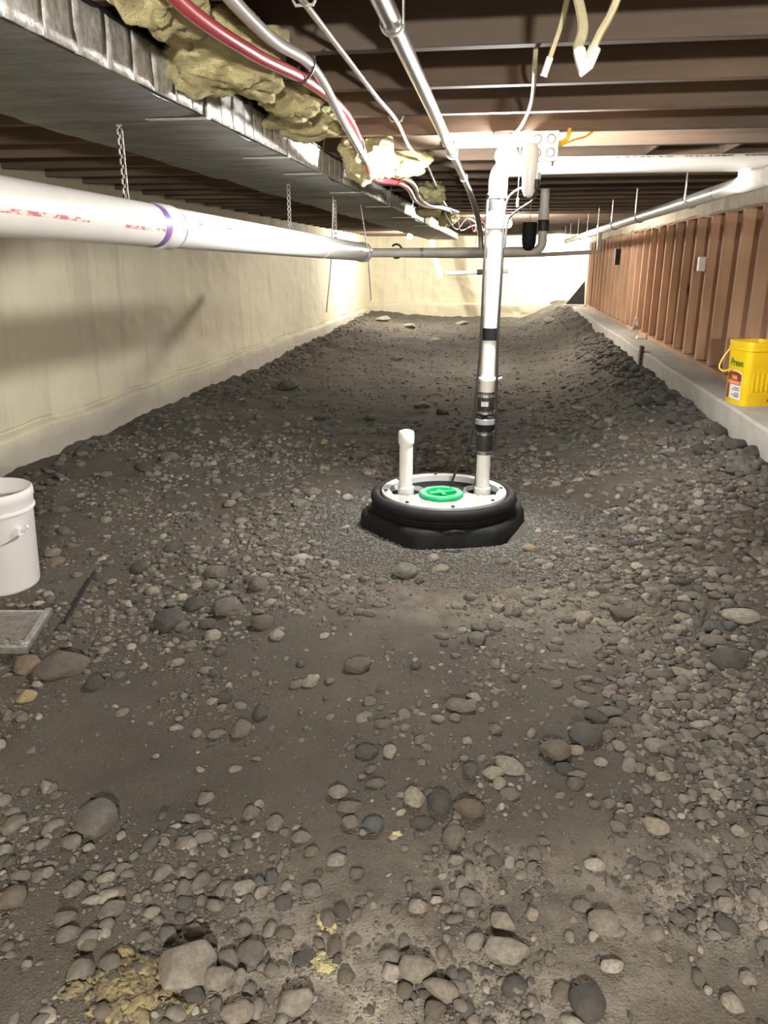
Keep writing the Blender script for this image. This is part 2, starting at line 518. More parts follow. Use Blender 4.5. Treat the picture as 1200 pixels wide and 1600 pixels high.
def ground(x, y):
    """dirt surface height with lumps"""
    x = np.asarray(x, float); y = np.asarray(y, float)
    z = ground_base(x, y)
    calm = np.exp(-(((x + 0.21) ** 2 + (y - 3.28) ** 2) / 0.35))
    z = z + (1 - calm) * (0.020 * fbm(x * 1.7, y * 1.7, x * 0 + 2.2, 3) + 0.007 * fbm(x * 9, y * 9, x * 0 + 8.8, 3))
    rough = sstep(0.75, 1.15, x) + sstep(-1.5, -2.3, x) + sstep(6, 12, y)
    z = z + rough * 0.022 * fbm(x * 5, y * 5, x * 0 + 5.5, 3)
    # shallow scuffs in the bare patch
    z = z - 0.018 * np.exp(-(((x + 0.93) / 0.13) ** 2 + ((y - 1.47) / 0.07) ** 2)) - 0.02 * np.exp(-(((x + 0.70) / 0.1) ** 2 + ((y - 1.38) / 0.05) ** 2))
    return z

def gz(x, y):
    return float(ground(np.array([x]), np.array([y]))[0])

JZ = 1.605          # underside of the joists
XL, XR = -2.58, 1.45
YB, YR = 15.8, -3.0

# ================================================================== SETTING
# floor
ys = np.concatenate([np.linspace(YR, 0.6, 60, endpoint=False), np.linspace(0.6, 4.2, 330, endpoint=False), np.linspace(4.2, 9, 190, endpoint=False), np.linspace(9, YB + 0.1, 110)])
xs = np.linspace(XL - 0.1, 1.35, 260)
GX, GY = np.meshgrid(xs, ys, indexing='ij')
GZ = ground(GX, GY)
nu, nv = GX.shape
idx = np.arange(nu * nv).reshape(nu, nv)
F = np.stack([idx[:-1, :-1], idx[1:, :-1], idx[1:, 1:], idx[:-1, 1:]], -1).reshape(-1, 4)
floor = raw_mesh('floor', np.stack([GX, GY, GZ], -1).reshape(-1, 3), F, 'dirt')
structure(floor, 'uneven brown-grey stony dirt floor of the crawl space')

def blobs(x, y, lst):
    s = np.zeros_like(x)
    for (cx, cy, rx, ry, a) in lst:
        s = s + a * np.exp(-(((x - cx) / rx) ** 2 + ((y - cy) / ry) ** 2))
    return s
DUST = [(0.0, 0.95, 0.35, 0.14, 0.8), (-0.02, 1.25, 0.1, 0.08, 0.8), (0.35, 1.22, 0.22, 0.14, 0.8), (0.52, 1.28, 0.12, 0.08, 0.9), (-0.3, 1.0, 0.22, 0.18, 0.7), (0.3, 2.5, 0.35, 0.22, 0.45), (-0.3, 2.45, 0.35, 0.2, 0.35), (0.75, 1.2, 0.15, 0.12, 0.6)]
for nm, lst in (('dust', DUST),):
    a = floor.data.attributes.new(nm, 'FLOAT', 'POINT')
    a.data.foreach_set('value', np.clip(blobs(GX, GY, lst), 0, 1).astype(np.float32).ravel())

# left foam wall, with the footing bulging out below the seam
def foam_wall(name, us, zs, place, seam, bulge, amp, mat):
    U, Z = np.meshgrid(us, zs, indexing='ij')
    d = amp * fbm(U * 1.1, Z * 1.6, U * 0 + 4, 4) + amp * 0.45 * fbm(U * 6, Z * 9, U * 0 + 9, 3)
    s = seam + 0.012 * fbm(U * 2.2, U * 0, U * 0 + 3, 3)
    d = d + bulge * (1 - sstep(-0.02, 0.012, Z - s)) - 0.012 * np.exp(-((Z - s - 0.01) / 0.009) ** 2) * (fbm(U * 3, U * 0 + 1, U * 0, 2) > -0.2)
    P = place(U, Z, d).reshape(-1, 3)
    n0, n1 = U.shape
    ix = np.arange(n0 * n1).reshape(n0, n1)
    F = np.stack([ix[:-1, :-1], ix[1:, :-1], ix[1:, 1:], ix[:-1, 1:]], -1).reshape(-1, 4)
    return raw_mesh(name, P, F, mat)
zs = np.concatenate([np.linspace(-0.2, 0.15, 10, endpoint=False), np.linspace(0.15, 0.4, 50, endpoint=False), np.linspace(0.4, 1.84, 90)])
wl = foam_wall('wall_left', np.concatenate([np.linspace(YR, 2.5, 60, endpoint=False), np.linspace(2.5, 9, 300, endpoint=False), np.linspace(9, YB + 0.05, 160)]), zs,
               lambda U, Z, d: np.stack([XL + d, U, Z], -1), 0.265, 0.045, 0.012, 'foam')
structure(wl, 'cream spray foam insulated foundation wall with a low footing')
wb = foam_wall('wall_back', np.linspace(XL - 0.05, 3.4, 300), np.linspace(-0.1, 1.84, 150),
               lambda U, Z, d: np.stack([U, YB - d * 1.3, Z + 0 * d], -1), 0.36, 0.13, 0.012, 'foam_far')
structure(wb, 'yellow spray foamed end wall with a rounded foam roll at its foot')
b = MB(); b.span((XL - 0.2, YR - 0.1, -0.2), (2.0, YR, 1.84))
structure(b.build('wall_rear', 'foam'), 'spray foamed wall closing the crawl space behind')
b = MB(); b.span((3.4, 13.6, -0.2), (3.5, YB + 0.1, 1.84))
structure(b.build('wall_side', 'foam'), 'short foam wall of the recess past the stud wall')
b = MB(); b.span((1.25, 13.9, -0.2), (3.5, YB + 0.1, 0.1))
structure(b.build('floor_recess', 'dirt'), 'dirt ground of the recess past the stud wall')

# ceiling: subfloor and joists
b = MB(); b.span((XL - 0.2, YR - 0.1, JZ + 0.235), (3.5, YB + 0.2, JZ + 0.26))
ceiling = structure(b.build('ceiling', 'subfloor'), 'dark plank subfloor above rows of wooden joists')
jm = None
def joist(y, x0=XL - 0.1, x1=1.8):
    global jm
    if jm is None:
        bb = MB(); bb.box((0, 0, 0), (x1 - x0, 0.038, 0.235)); o = bb.build('joist', 'joist', ceiling, bevel=0.003); jm = o
    else:
        o = jm.copy(); COL.objects.link(o)
    o.location = ((x0 + x1) / 2, y + 0.019, JZ + 0.1175)
    return o
for k in range(-11, 34):
    joist(1.95 + 0.41 * k)
for y in (14.3, 15.05, 15.5):
    bb = MB(); bb.span((1.8, y, JZ), (3.4, y + 0.038, JZ + 0.235)); bb.build('joist', 'joist', ceiling)
# short blocking between joists that shows above the discharge pipe
for (x, k) in ((0.62, 4), (0.95, 4), (0.78, 5), (1.2, 5)):
    bb = MB(); bb.span((x, 1.99 + 0.41 * k - 0.002, JZ + 0.002), (x + 0.012, 2.36 + 0.41 * k - 0.002, JZ + 0.09)); bb.build('blocking', 'joist', ceiling)

# right stud wall on its concrete footing
FT = 0.42
SY0, SY1 = -2.9, 14.0
b = MB()
n_s = 220
prof = [(1.222, -0.2), (1.222, FT - 0.012), (1.234, FT), (1.62, FT), (1.62, -0.2)]
P = []
yv = np.linspace(SY0, SY1 + 0.1, n_s)
for y in yv:
    wob = 0.006 * float(fbm(np.array([y * 1.7]), np.array([0.3]), np.array([5.0]), 3)[0])
    for (x, z) in prof:
        P.append((x + (wob if x < 1.3 else 0), y, z + (wob * 0.6 if z > 0.3 else 0)))
b.grid(P, n_s, len(prof))
b.add([P[(n_s - 1) * 5 + i] for i in range(5)], [(0, 1, 2, 3, 4)])
foot = structure(b.build('trim_1', 'concrete', smooth=True), 'grey concrete footing ledge under the stud wall')

b = MB(); b.span((1.592, SY0, FT), (1.61, SY1, JZ + 0.235))
wr = structure(b.build('wall_right', 'sheathing'), 'wooden stud wall with reddish brown studs')
sm = None
for k in range(-18, 24):
    y = 4.905 + 0.384 * k
    if y > SY1 - 0.05: break
    if sm is None:
        bb = MB(); bb.box((0, 0, 0), (0.14, 0.038, 1.0)); sm = bb.build('stud', 'stud', wr, bevel=0.002); o = sm
    else:
        o = sm.copy(); COL.objects.link(o)
    o.location = (XR + 0.07, y + random.uniform(-0.012, 0.012), FT + 0.038 + 0.5)
for y in (8.35, 11.2, SY1 - 0.04):
    o = sm.copy(); COL.objects.link(o); o.location = (XR + 0.07, y, FT + 0.538)
for (za, zb, nm) in ((FT + 0.001, FT + 0.038, 'sole_plate'), (FT + 1.038, FT + 1.076, 'top_plate'), (FT + 1.077, FT + 1.115, 'top_plate')):
    bb = MB(); bb.span((XR - 0.006, SY0, za), (1.59, SY1, zb)); bb.build(nm, 'plate', wr, bevel=0.002)
# ragged foam bead along the plates
n_f = 240
yv = np.linspace(SY0, SY1, n_f); P = []
for y in yv:
    a = float(fbm(np.array([y * 3.1]), np.array([2.]), np.array([1.]), 4)[0])
    c = float(fbm(np.array([y * 7.1]), np.array([5.]), np.array([3.]), 3)[0])
    for (dx, z) in ((0.012, FT + 1.03 - 0.014 * a), (-0.02 - 0.01 * c, FT + 1.045 - 0.012 * a), (-0.03 - 0.012 * a, FT + 1.10), (-0.012 - 0.008 * c, FT + 1.16), (0.03, JZ + 0.02)):
        P.append((XR + dx, y, z))
b = MB(); b.grid(P, n_f, 5)
b.build('foam_seal', 'foam_bead', wr, smooth=True)
# dark stake left in the footing
b = MB(); b.box((1.214, 6.9, 0.345), (0.03, 0.075, 0.24), Matrix.Rotation(0.06, 3, 'X'))
tag(b.build('form_stake', 'rust_dark', bevel=0.003), 'dark weathered wooden stake set upright against the concrete footing', 'stake')

# ================================================================== SUMP BASIN
BX, BY = -0.21, 3.28
gb = gz(BX, BY)
LZ = 0.185                               # lid surface height
basin = thing('sump_basin', 'black round sump basin with a grey lid set in fine gravel', 'sump basin', (BX, BY, 0))
def lobes(a, h):
    # rounded hexagon
    q = (a - math.radians(-105) + PI / 6) % (PI / 3) - PI / 6
    return min(math.cos(PI / 6) / math.cos(PI / 6 - abs(q)), 0.965)
b = MB()
b.lathe([(0.372, -0.10), (0.388, 0.02), (0.382, 0.085), (0.374, 0.1), (0.36, 0.107), (0.30, 0.109)], (BX, BY, 0.0), 72, fn=lobes)
b.build('flange', 'black', basin, smooth=True)
b = MB()
b.lathe([(0.29, 0.108), (0.316, 0.112), (0.322, 0.12), (0.308, 0.127), (0.308, 0.132), (0.318, 0.138), (0.303, 0.145), (0.29, 0.15)], (BX, BY, 0), 72)
b.build('ribbed_wall', 'black', basin, smooth=True)
b = MB()
b.lathe([(0.300 + 0.024 * math.cos(t), 0.158 + 0.024 * math.sin(t)) for t in np.linspace(-2.6, 3.0, 14)], (BX, BY, 0), 72)
b.build('rim', 'black', basin, smooth=True)
# small tear-shaped mould mark on the flange
b = MB(); b.tube(curve([(BX + 0.03, BY - 0.36, 0.105), (BX + 0.07, BY - 0.362, 0.116), (BX + 0.11, BY - 0.345, 0.108)], 5), 0.009, 8)
b.build('mould_lug', 'black', basin, smooth=True)
# lid: ring plus a sunken floor with scalloped pockets at the two pipes
PIPES = [(-0.378, 3.27), (-0.04, 3.32)]
def lid_height(x, y):
    dx, dy = x - BX, y - BY
    r = np.hypot(dx, dy)
    z = np.full_like(x, LZ)
    inner = 1 - sstep(0.222, 0.236, r)
    # rear recess
    back = sstep(-0.01, 0.01, dy - 0.0 + 0.25 * np.abs(dx) - 0.0)
    z = z - 0.03 * inner
    for (px_, py_) in PIPES:
        q = np.hypot(x - px_, y - py_)
        z = np.minimum(z, LZ - 0.045 * (1 - sstep(0.062, 0.074, q)))
        ridge = np.exp(-((q - 0.082) / 0.008) ** 2) * inner
        z = np.maximum(z, (LZ - 0.004) * ridge + z * (1 - ridge))
    front = inner * (1 - sstep(-0.02, 0.02, dy + 0.03)) * (np.hypot(x - PIPES[0][0], y - PIPES[0][1]) > 0.088) * (np.hypot(x - PIPES[1][0], y - PIPES[1][1]) > 0.088)
    z = np.where(front > 0.5, LZ - 0.006, z)
    return z
rr = np.concatenate([np.linspace(0.001, 0.2, 34, endpoint=False), np.linspace(0.2, 0.278, 26)])
tt = np.linspace(0, 2 * PI, 161)[:-1]
R_, T_ = np.meshgrid(rr, tt, indexing='ij')
X_ = BX + R_ * np.cos(T_); Y_ = BY + R_ * np.sin(T_); Z_ = lid_height(X_, Y_)
Z_[-1, :] -= 0.012
V_ = np.stack([X_, Y_, Z_], -1).reshape(-1, 3)
nr, nt_ = R_.shape
ix = np.arange(nr * nt_).reshape(nr, nt_); ix2 = np.roll(ix, -1, 1)
F_ = np.stack([ix[:-1], ix[1:], ix2[1:], ix2[:-1]], -1).reshape(-1, 4)
lid = raw_mesh('lid', V_, F_, 'lid_grey')
lid.data.set_sharp_from_angle(angle=math.radians(35))
lid.parent = basin; lid.matrix_parent_inverse = Matrix.Translation((-BX, -BY, 0))
for k in range(8):
    a = 2 * PI * k / 8 + 0.22
    bb = MB(); bb.lathe([(0.008, 0), (0.008, 0.004), (0.005, 0.007), (0, 0.007)], (BX + 0.258 * math.cos(a), BY + 0.258 * math.sin(a), LZ), 6)
    bb.build('bolt', 'rubber', lid)
# green inspection cap
cap = MB()
gcx, gcy = -0.215, 3.205
def notch(a, h):
    return 1 + 0.03 * (1 if math.cos(8 * a) > 0.55 else 0)
cap.lathe([(0.093, 0.0), (0.095, 0.012), (0.09, 0.018), (0.066, 0.018), (0.060, 0.004), (0, 0.004)], (gcx, gcy, LZ - 0.006), 64, fn=lambda a, h: notch(a, h))
gc = cap.build('inspection_cap', 'green', basin, smooth=True)
gc['label'] = 'bright green screw-in inspection cap'
cap = MB(); cap.box((gcx, gcy, LZ + 0.006), (0.118, 0.02, 0.016), Matrix.Rotation(0.5, 3, 'Z'))
cap.box((gcx, gcy, LZ + 0.006), (0.02, 0.075, 0.012), Matrix.Rotation(0.5, 3, 'Z'))
cap.build('cap_grip', 'green', gc, bevel=0.003)
# left capped stub
sx_, sy_ = PIPES[0]
vent = thing('capped_pipe_stub', 'short white capped plastic pipe standing on the sump lid', 'pipe', (sx_, sy_, LZ - 0.04))
b = MB(); b.lathe([(0.0301, LZ - 0.04), (0.0301, 0.42)], (sx_, sy_, 0), 28); b.build('pipe', 'pvc_bright', vent, smooth=True)
b = MB(); b.lathe([(0.036, LZ - 0.04), (0.036, LZ + 0.008), (0.031, LZ + 0.012)], (sx_, sy_, 0), 28); b.build('socket', 'pvc_bright', vent, smooth=True)
b = MB(); b.lathe([(0.0325, LZ - 0.045), (0.0385, LZ - 0.04), (0.0385, LZ - 0.033), (0.036, LZ - 0.03)], (sx_, sy_, 0), 28); b.build('primer_ring', 'clear_grey', vent, smooth=True)
b = MB(); b.lathe([(0.0345, 0.392), (0.0355, 0.396), (0.0355, 0.436), (0.031, 0.446), (0.018, 0.451), (0, 0.452)], (sx_, sy_, 0), 28); b.build('cap', 'pvc_bright', vent, smooth=True)

# ------------------------------------------------------------------ discharge pipe with check valve, elbow and horizontal run
px_, py_ = PIPES[1]
DZ = 1.503
disch = thing('discharge_pipe', 'white plastic pump discharge pipe rising from the sump lid and turning along the joists', 'pipe', (px_, py_, LZ - 0.04))
px2 = px_ + 0.012
b = MB(); b.tube([(px_, py_, LZ - 0.04), (px_, py_, 0.36)], 0.0302, 28); b.build('riser', 'pvc_bright', disch, smooth=True)
b = MB(); b.lathe([(0.037, LZ - 0.04), (0.037, LZ + 0.006), (0.031, LZ + 0.01)], (px_, py_, 0), 28); b.build('socket', 'pvc_bright', disch, smooth=True)
b = MB(); b.lathe([(0.0325, LZ - 0.045), (0.0385, LZ - 0.04), (0.0385, LZ - 0.033), (0.036, LZ - 0.03)], (px_, py_, 0), 28); b.build('primer_ring', 'clear_grey', disch, smooth=True)
b = MB(); b.tube([(px_ + 0.002, py_, 0.60), (px2, py_, DZ - 0.045)], 0.0302, 28); b.build('riser', 'pvc_bright', disch, smooth=True)
# check valve: two rubber sleeves, clear middle, clamps
VZ = 0.345
def ring(prof, name, mat, n=28):
    bb = MB(); bb.lathe(prof, (px_, py_, 0), n); return bb.build(name, mat, valve, smooth=True)
valve = MB(); valve.lathe([(0.034, VZ), (0.0365, VZ + 0.004), (0.0365, VZ + 0.105), (0.034, VZ + 0.11)], (px_, py_, 0), 28)
valve = valve.build('check_valve', 'rubber', disch, smooth=True)
valve['label'] = 'black rubber check valve with steel clamps'
ring([(0.034, VZ + 0.105), (0.042, VZ + 0.112), (0.042, VZ + 0.128), (0.044, VZ + 0.13), (0.044, VZ + 0.165), (0.040, VZ + 0.17), (0.034, VZ + 0.178)], 'valve_body', 'black')
ring([(0.0442, VZ + 0.135), (0.0452, VZ + 0.136), (0.0452, VZ + 0.158), (0.0442, VZ + 0.159)], 'pale_band', 'clear_grey')
ring([(0.034, VZ + 0.172), (0.0365, VZ + 0.178), (0.0365, VZ + 0.268), (0.034, VZ + 0.273)], 'sleeve', 'rubber')
for z in (VZ + 0.012, VZ + 0.095, VZ + 0.186, VZ + 0.258):
    ring([(0.0366, z - 0.006), (0.0378, z - 0.006), (0.0378, z + 0.006), (0.0366, z + 0.006)], 'clamp', 'chrome')
    bb = MB(); bb.box((px_ - 0.002, py_ - 0.040, z), (0.024, 0.010, 0.013)); bb.build('clamp_screw', 'chrome', valve, bevel=0.002)
bb = MB(); bb.box((px_ - 0.004, py_ - 0.0372, VZ + 0.225), (0.03, 0.003, 0.02)); bb.build('sticker', 'label_white', valve)
# elbow, sockets and the horizontal run over to the footing side
ex = [(px2, py_, DZ - 0.05 + 0.05 * math.sin(t)) if False else (px2 + 0.05 * (1 - math.cos(t)), py_, DZ - 0.05 + 0.05 * math.sin(t)) for t in np.linspace(0, PI / 2, 9)]
b = MB(); b.tube(ex, 0.036, 28); b.build('elbow', 'pvc_bright', disch, smooth=True)
b = MB(); b.tube([(px2, py_, DZ - 0.115), (px2, py_, DZ - 0.045)], 0.0375, 28); b.build('socket', 'pvc_bright', disch, smooth=True)
b = MB(); b.tube([(px2 + 0.045, py_, DZ), (px2 + 0.11, py_, DZ)], 0.0375, 28); b.build('socket', 'pvc_bright', disch, smooth=True)
b = MB(); b.tube([(px2 + 0.05, py_, DZ), (1.38, py_, DZ)], 0.0315, 32); hp = b.build('horizontal_run', 'pvc', disch, smooth=True)
# coupling seen in the glare lower on the riser
b = MB(); b.lathe([(0.031, 1.27), (0.037, 1.275), (0.037, 1.335), (0.031, 1.34)], (px_ + 0.010, py_, 0), 28); b.build('coupling', 'pvc_bright', disch, smooth=True)
# tape and tie
for (za, zb) in ((0.835, 0.885), (1.345, 1.385)):
    b = MB(); b.lathe([(0.0305, za), (0.0325, za), (0.0328, zb), (0.0305, zb)], (px_ + 0.006, py_, 0), 28); t_ = b.build('tape_band', 'black', disch, smooth=True)
b = MB(); b.lathe([(0.038, 0.668), (0.0395, 0.668), (0.0395, 0.678), (0.038, 0.678)], (px_ + 0.003, py_, 0), 28); b.box((px_ + 0.05, py_ - 0.01, 0.676), (0.03, 0.005, 0.006), Matrix.Rotation(-0.4, 3, 'Y')); b.build('cable_tie', 'white', disch)
# print along the horizontal run (illegible)
for (xa, xb, g) in ((0.2, 0.62, 0), (0.66, 0.84, 0), (0.88, 1.02, 0), (1.06, 1.2, 0)):
    P = []
    for x in np.linspace(xa, xb, 20):
        for t in np.linspace(0.68, 0.98, 5):
            P.append((x, py_ - 0.0318 * math.cos(t), DZ + 0.0318 * math.sin(t)))
    b = MB(); b.grid(P, 20, 5); b.build('print_line', 'print_grey', hp, smooth=True)
# steel strap at the right end
b = MB(); b.box((1.07, py_ - 0.034, DZ + 0.04), (0.018, 0.002, 0.13)); b.box((1.095, py_ - 0.034, DZ + 0.04), (0.014, 0.002, 0.13))
tag(b.build('pipe_strap', 'galv'), 'perforated steel strap holding the horizontal discharge pipe to a joist', 'strap')

# pump cables taped to the riser
c1 = [(-0.185, 3.30, LZ - 0.02), (-0.165, 3.29, 0.25), (-0.12, 3.285, 0.36), (-0.09, 3.285, 0.46), (px_ - 0.044, 3.29, 0.6), (px_ - 0.032, 3.30, 0.8), (px_ - 0.030, 3.30, 1.1), (px_ - 0.026, 3.30, 1.37), (px_ - 0.02, 3.285, 1.40)]
b = MB(); b.tube(curve(c1, 8), 0.0055, 8)
tag(b.build('pump_cable', 'rubber', smooth=True), 'black pump cable rising from the lid up one side of the discharge pipe', 'cable')
c2 = [(px_ + 0.044, 3.30, 0.36), (px_ + 0.047, 3.30, 0.5), (px_ + 0.042, 3.30, 0.66), (px_ + 0.038, 3.30, 0.86), (px_ + 0.042, 3.30, 1.1), (px_ + 0.046, 3.295, 1.36), (0.075, 3.22, 1.42), (0.10, 3.19, 1.395), (0.105, 3.175, 1.41)]
b = MB(); b.tube(curve(c2, 8), 0.0055, 8)
tag(b.build('pump_cable', 'rubber', smooth=True), 'black pump cable taped to the discharge pipe and looping to the outlet plug', 'cable')

# ================================================================== LAMPS
def lamp(name, label, loc, mat, r=0.042, drop=False, chain=False):
    x, y, z = loc
    t = thing(name, label, 'lamp', (x, y, JZ))
    if drop:
        bb = MB(); bb.tube([(x, y, JZ + 0.02), (x, y, z + r + 0.05)], 0.004, 8); bb.build('cord', 'rubber', t)
        bb = MB(); bb.lathe([(0.006, z + r + 0.06), (0.02, z + r + 0.05), (0.024, z + r * 0.95), (0.018, z + r * 0.9)], (x, y, 0), 24)
    else:
        bb = MB(); bb.lathe([(0.055, JZ + 0.001), (0.055, JZ - 0.012), (0.035, JZ - 0.02), (0.028, z + r * 0.95), (0.018, z + r * 0.9)], (x, y, 0), 24)
    bb.build('lamp_holder', 'white', t, smooth=True)
    bb = MB()
    bb.lathe([(0.0, z - r), (r * 0.45, z - r * 0.89), (r * 0.8, z - r * 0.6), (r, z), (r * 0.86, z + r * 0.5), (r * 0.5, z + r * 0.86), (r * 0.4, z + r * 1.0), (0, z + r * 1.0)], (x, y, 0), 16)
    bb.build('bulb_offscreen' if name.endswith('_offscreen') else 'bulb', mat, t, smooth=True)
    if chain:
        bb = MB(); bb.tube([(x + 0.05, y - 0.01, JZ - 0.015), (x + 0.05, y - 0.01, 1.375)], 0.0012, 5); bb.lathe([(0.004, 1.345), (0.005, 1.35), (0.005, 1.375), (0.002, 1.38)], (x + 0.05, y - 0.01, 0), 8)
        bb.build('pull_chain', 'white', t)
    return t
lamp('bare_bulb_lamp', 'glowing bare bulb on a joist in front of the discharge pipe elbow', (0.0, 3.20, 1.525), 'bulb_pump', 0.043, chain=True)
lamp('bare_bulb_lamp_offscreen', 'glowing bare bulb hanging on a cord over the near dirt', (0.25, -1.1, 1.24), 'bulb_rear', 0.043, drop=True)
lamp('bare_bulb_lamp', 'glowing bare bulb on a joist well beyond the discharge pipe', (0.045, 8.53, 1.515), 'bulb_mid', 0.043)
lamp('bare_bulb_lamp', 'glowing bare bulb by the end wall near the stud wall', (0.98, 15.09, 1.535), 'bulb_far', 0.04)
lamp('bare_bulb_lamp', 'glowing bare bulb on a joist past the duct near the foam corner', (-1.48, 13.04, 1.525), 'bulb_far', 0.04)

# outlet box beside the lamp
ox, oy, oz = 0.135, 3.19, 1.553
box = thing('outlet_box', 'square galvanised outlet box under a joist beside the glowing bulb', 'outlet box', (ox, oy, oz))
b = MB(); b.box((ox, oy, oz), (0.102, 0.05, 0.1)); b.build('box', 'galv', box, bevel=0.004)
b = MB(); b.box((ox, oy - 0.027, oz), (0.106, 0.004, 0.104)); cv = b.build('cover', 'galv', box, bevel=0.002)
for (dx, dz) in ((-0.025, 0.024), (0.025, 0.024), (-0.025, -0.022), (0.025, -0.022)):
    b = MB(); b.lathe([(0.018, 0.0), (0.018, 0.003), (0.014, 0.004), (0.012, 0.002), (0, 0.002)], (0, 0, 0), 20)
    o = b.build('embossed_ring', 'galv', cv, smooth=True)
    o.matrix_parent_inverse = Matrix.Identity(4); o.rotation_euler = (PI / 2, 0, 0); o.location = (ox + dx, oy - 0.0285, oz + dz)
b = MB(); b.tube([(ox + 0.03, oy, oz - 0.05), (ox + 0.03, oy, oz - 0.066)], 0.012, 12); b.box((ox + 0.012, oy - 0.005, oz - 0.058), (0.04, 0.02, 0.012)); b.build('cable_clamp', 'chrome', box)
# plug adapter hanging from the box
plug = thing('plug_adapter', 'rounded white plug adapter hanging below the outlet box', 'plug', (0.088, 3.17, 1.53))
b = MB(); b.lathe([(0.0, 1.375), (0.016, 1.382), (0.024, 1.40), (0.027, 1.45), (0.03, 1.47), (0.03, 1.535), (0.022, 1.56), (0, 1.565)], (0.088, 3.15, 0), 20); b.build('adapter_body', 'white', plug, smooth=True)
b = MB(); b.lathe([(0.012, 1.405), (0.014, 1.41), (0.014, 1.436), (0.011, 1.44), (0.011, 1.456)], (0.115, 3.145, 0), 14); b.build('plug_head', 'rubber', plug, smooth=True)
b = MB(); b.tube([(0.115, 3.145, 1.438), (0.115, 3.145, 1.462)], 0.0155, 14); b.build('plug_collar', 'clear_grey', plug, smooth=True)
b = MB(); b.tube(curve([(0.115, 3.145, 1.41), (0.116, 3.14, 1.39), (0.11, 3.15, 1.37), (0.085, 3.2, 1.355), (0.05, 3.25, 1.335), (0.018, 3.29, 1.30), (0.008, 3.292, 1.2)], 6), 0.005, 8); b.build('cord', 'rubber', plug, smooth=True)

# ================================================================== DUCT
DX0, DX1, DZ0, DZ1 = -1.235, -0.752, 1.492, 1.588
duct = thing('sheet_metal_duct', 'long flat dusty sheet metal duct with foil wrapped side hung under the joists', 'duct', (-1.0, 0.3, DZ0))
edges_y = [0.15, 0.86, 2.05, 3.3, 4.55, 5.8, 7.1, 8.4, 9.7, 11.0, 12.3, 13.6]
for i in range(len(edges_y) - 1):
    ya, yb = edges_y[i] + 0.004, edges_y[i + 1] - 0.004
    n1 = 26
    ring_p = [(x, DZ0) for x in np.linspace(DX0, DX1, 14)] + [(DX1, z) for z in np.linspace(DZ0, DZ1, 5)[1:]] + [(x, DZ1) for x in np.linspace(DX1, DX0, 8)[1:]] + [(DX0, z) for z in np.linspace(DZ1, DZ0, 4)[1:-1]]
    P = []
    for y in np.linspace(ya, yb, n1):
        for (x, z) in ring_p:
            e = 0.0045 * float(fbm(np.array([x * 6.]), np.array([y * 5.]), np.array([z * 6.]), 3)[0])
            edge = 0.004 if y in (ya, yb) else 0
            P.append((x + (e if x > DX0 else 0), y, z + e * 1.3 - (edge if z < DZ0 + 0.01 else 0)))
    m_ = len(ring_p)
    b = MB()
    fs = [(a * m_ + j, a * m_ + (j + 1) % m_, (a + 1) * m_ + (j + 1) % m_, (a + 1) * m_ + j) for a in range(n1 - 1) for j in range(m_)]
    fs += [tuple(range(m_)), tuple((n1 - 1) * m_ + j for j in range(m_))]
    b.add(P, fs)
    b.build('duct_section', 'duct', duct, smooth=True)
# overlapping foil strips on the side that faces the pump
y = 0.9; k = 0
while y < 5.2:
    w = 0.085 + 0.03 * random.random()
    bb = MB()
    P = []
    for yy in np.linspace(y, y + w - 0.003, 6):
        for zz in np.linspace(DZ0 - 0.001, DZ1 - 0.004, 6):
            e = 0.0025 * float(fbm(np.array([yy * 22.]), np.array([zz * 26.]), np.array([k * 3.3]), 3)[0])
            P.append((DX1 + 0.009 + e, yy, zz))
    bb.grid(P, 6, 6)
    o = bb.build('foil_strip', 'foil', duct, smooth=True)
    s_ = o.modifiers.new('thick', 'SOLIDIFY'); s_.thickness = 0.006; s_.offset = -1
    y += w; k += 1
for (ya, yb) in ((5.2, 7.6), (7.6, 10.2), (10.2, 13.5)):
    bb = MB(); P = []
    n1 = int((yb - ya) * 16)
    for yy in np.linspace(ya, yb - 0.004, n1):
        for zz in np.linspace(DZ0 - 0.001, DZ1 - 0.004, 5):
            e = 0.006 * float(fbm(np.array([yy * 18.]), np.array([zz * 22.]), np.array([2.]), 3)[0])
            P.append((DX1 + 0.009 + e, yy, zz))
    bb.grid(P, n1, 5); o = bb.build('foil_strip', 'foil', duct, smooth=True)
    s_ = o.modifiers.new('thick', 'SOLIDIFY'); s_.thickness = 0.006; s_.offset = -1
# black tape line along the upper edge
b = MB(); b.tube([(DX1 + 0.012, yy, DZ1 - 0.008 + 0.003 * math.sin(yy * 5)) for yy in np.linspace(0.9, 7.0, 60)], 0.006, 6); b.build('edge_tape', 'black', duct)
# hanger straps
for (yy, w) in ((0.93, 0.05), (2.02, 0.022), (2.78, 0.02), (3.3, 0.02), (4.2, 0.02), (5.3, 0.02), (6.6, 0.02), (8.2, 0.02)):
    bb = MB()
    pts = [(DX1 - 0.14, yy, DZ0 - 0.007), (DX1 + 0.02, yy, DZ0 - 0.007), (DX1 + 0.02, yy + 0.012, DZ1 - 0.02), (DX1 + 0.03, yy + 0.035, JZ + 0.05)]
    for q in range(3):
        A, B = Vector(pts[q]), Vector(pts[q + 1])
        d = (B - A).normalized()
        sd = Vector((0, 1, 0)); sd = (sd - d * sd.dot(d)).normalized(); nn = d.cross(sd) * 0.0012
        vs = [A + sd * (-w / 2) - nn, A + sd * (w / 2) - nn, B + sd * (w / 2) - nn, B + sd * (-w / 2) - nn]
        vs += [v + nn * 2 for v in vs]
        bb.add(vs, [(0, 1, 2, 3), (7, 6, 5, 4), (0, 4, 5, 1), (1, 5, 6, 2), (2, 6, 7, 3), (3, 7, 4, 0)])
    bb.build('hanger_strap', 'galv', duct)

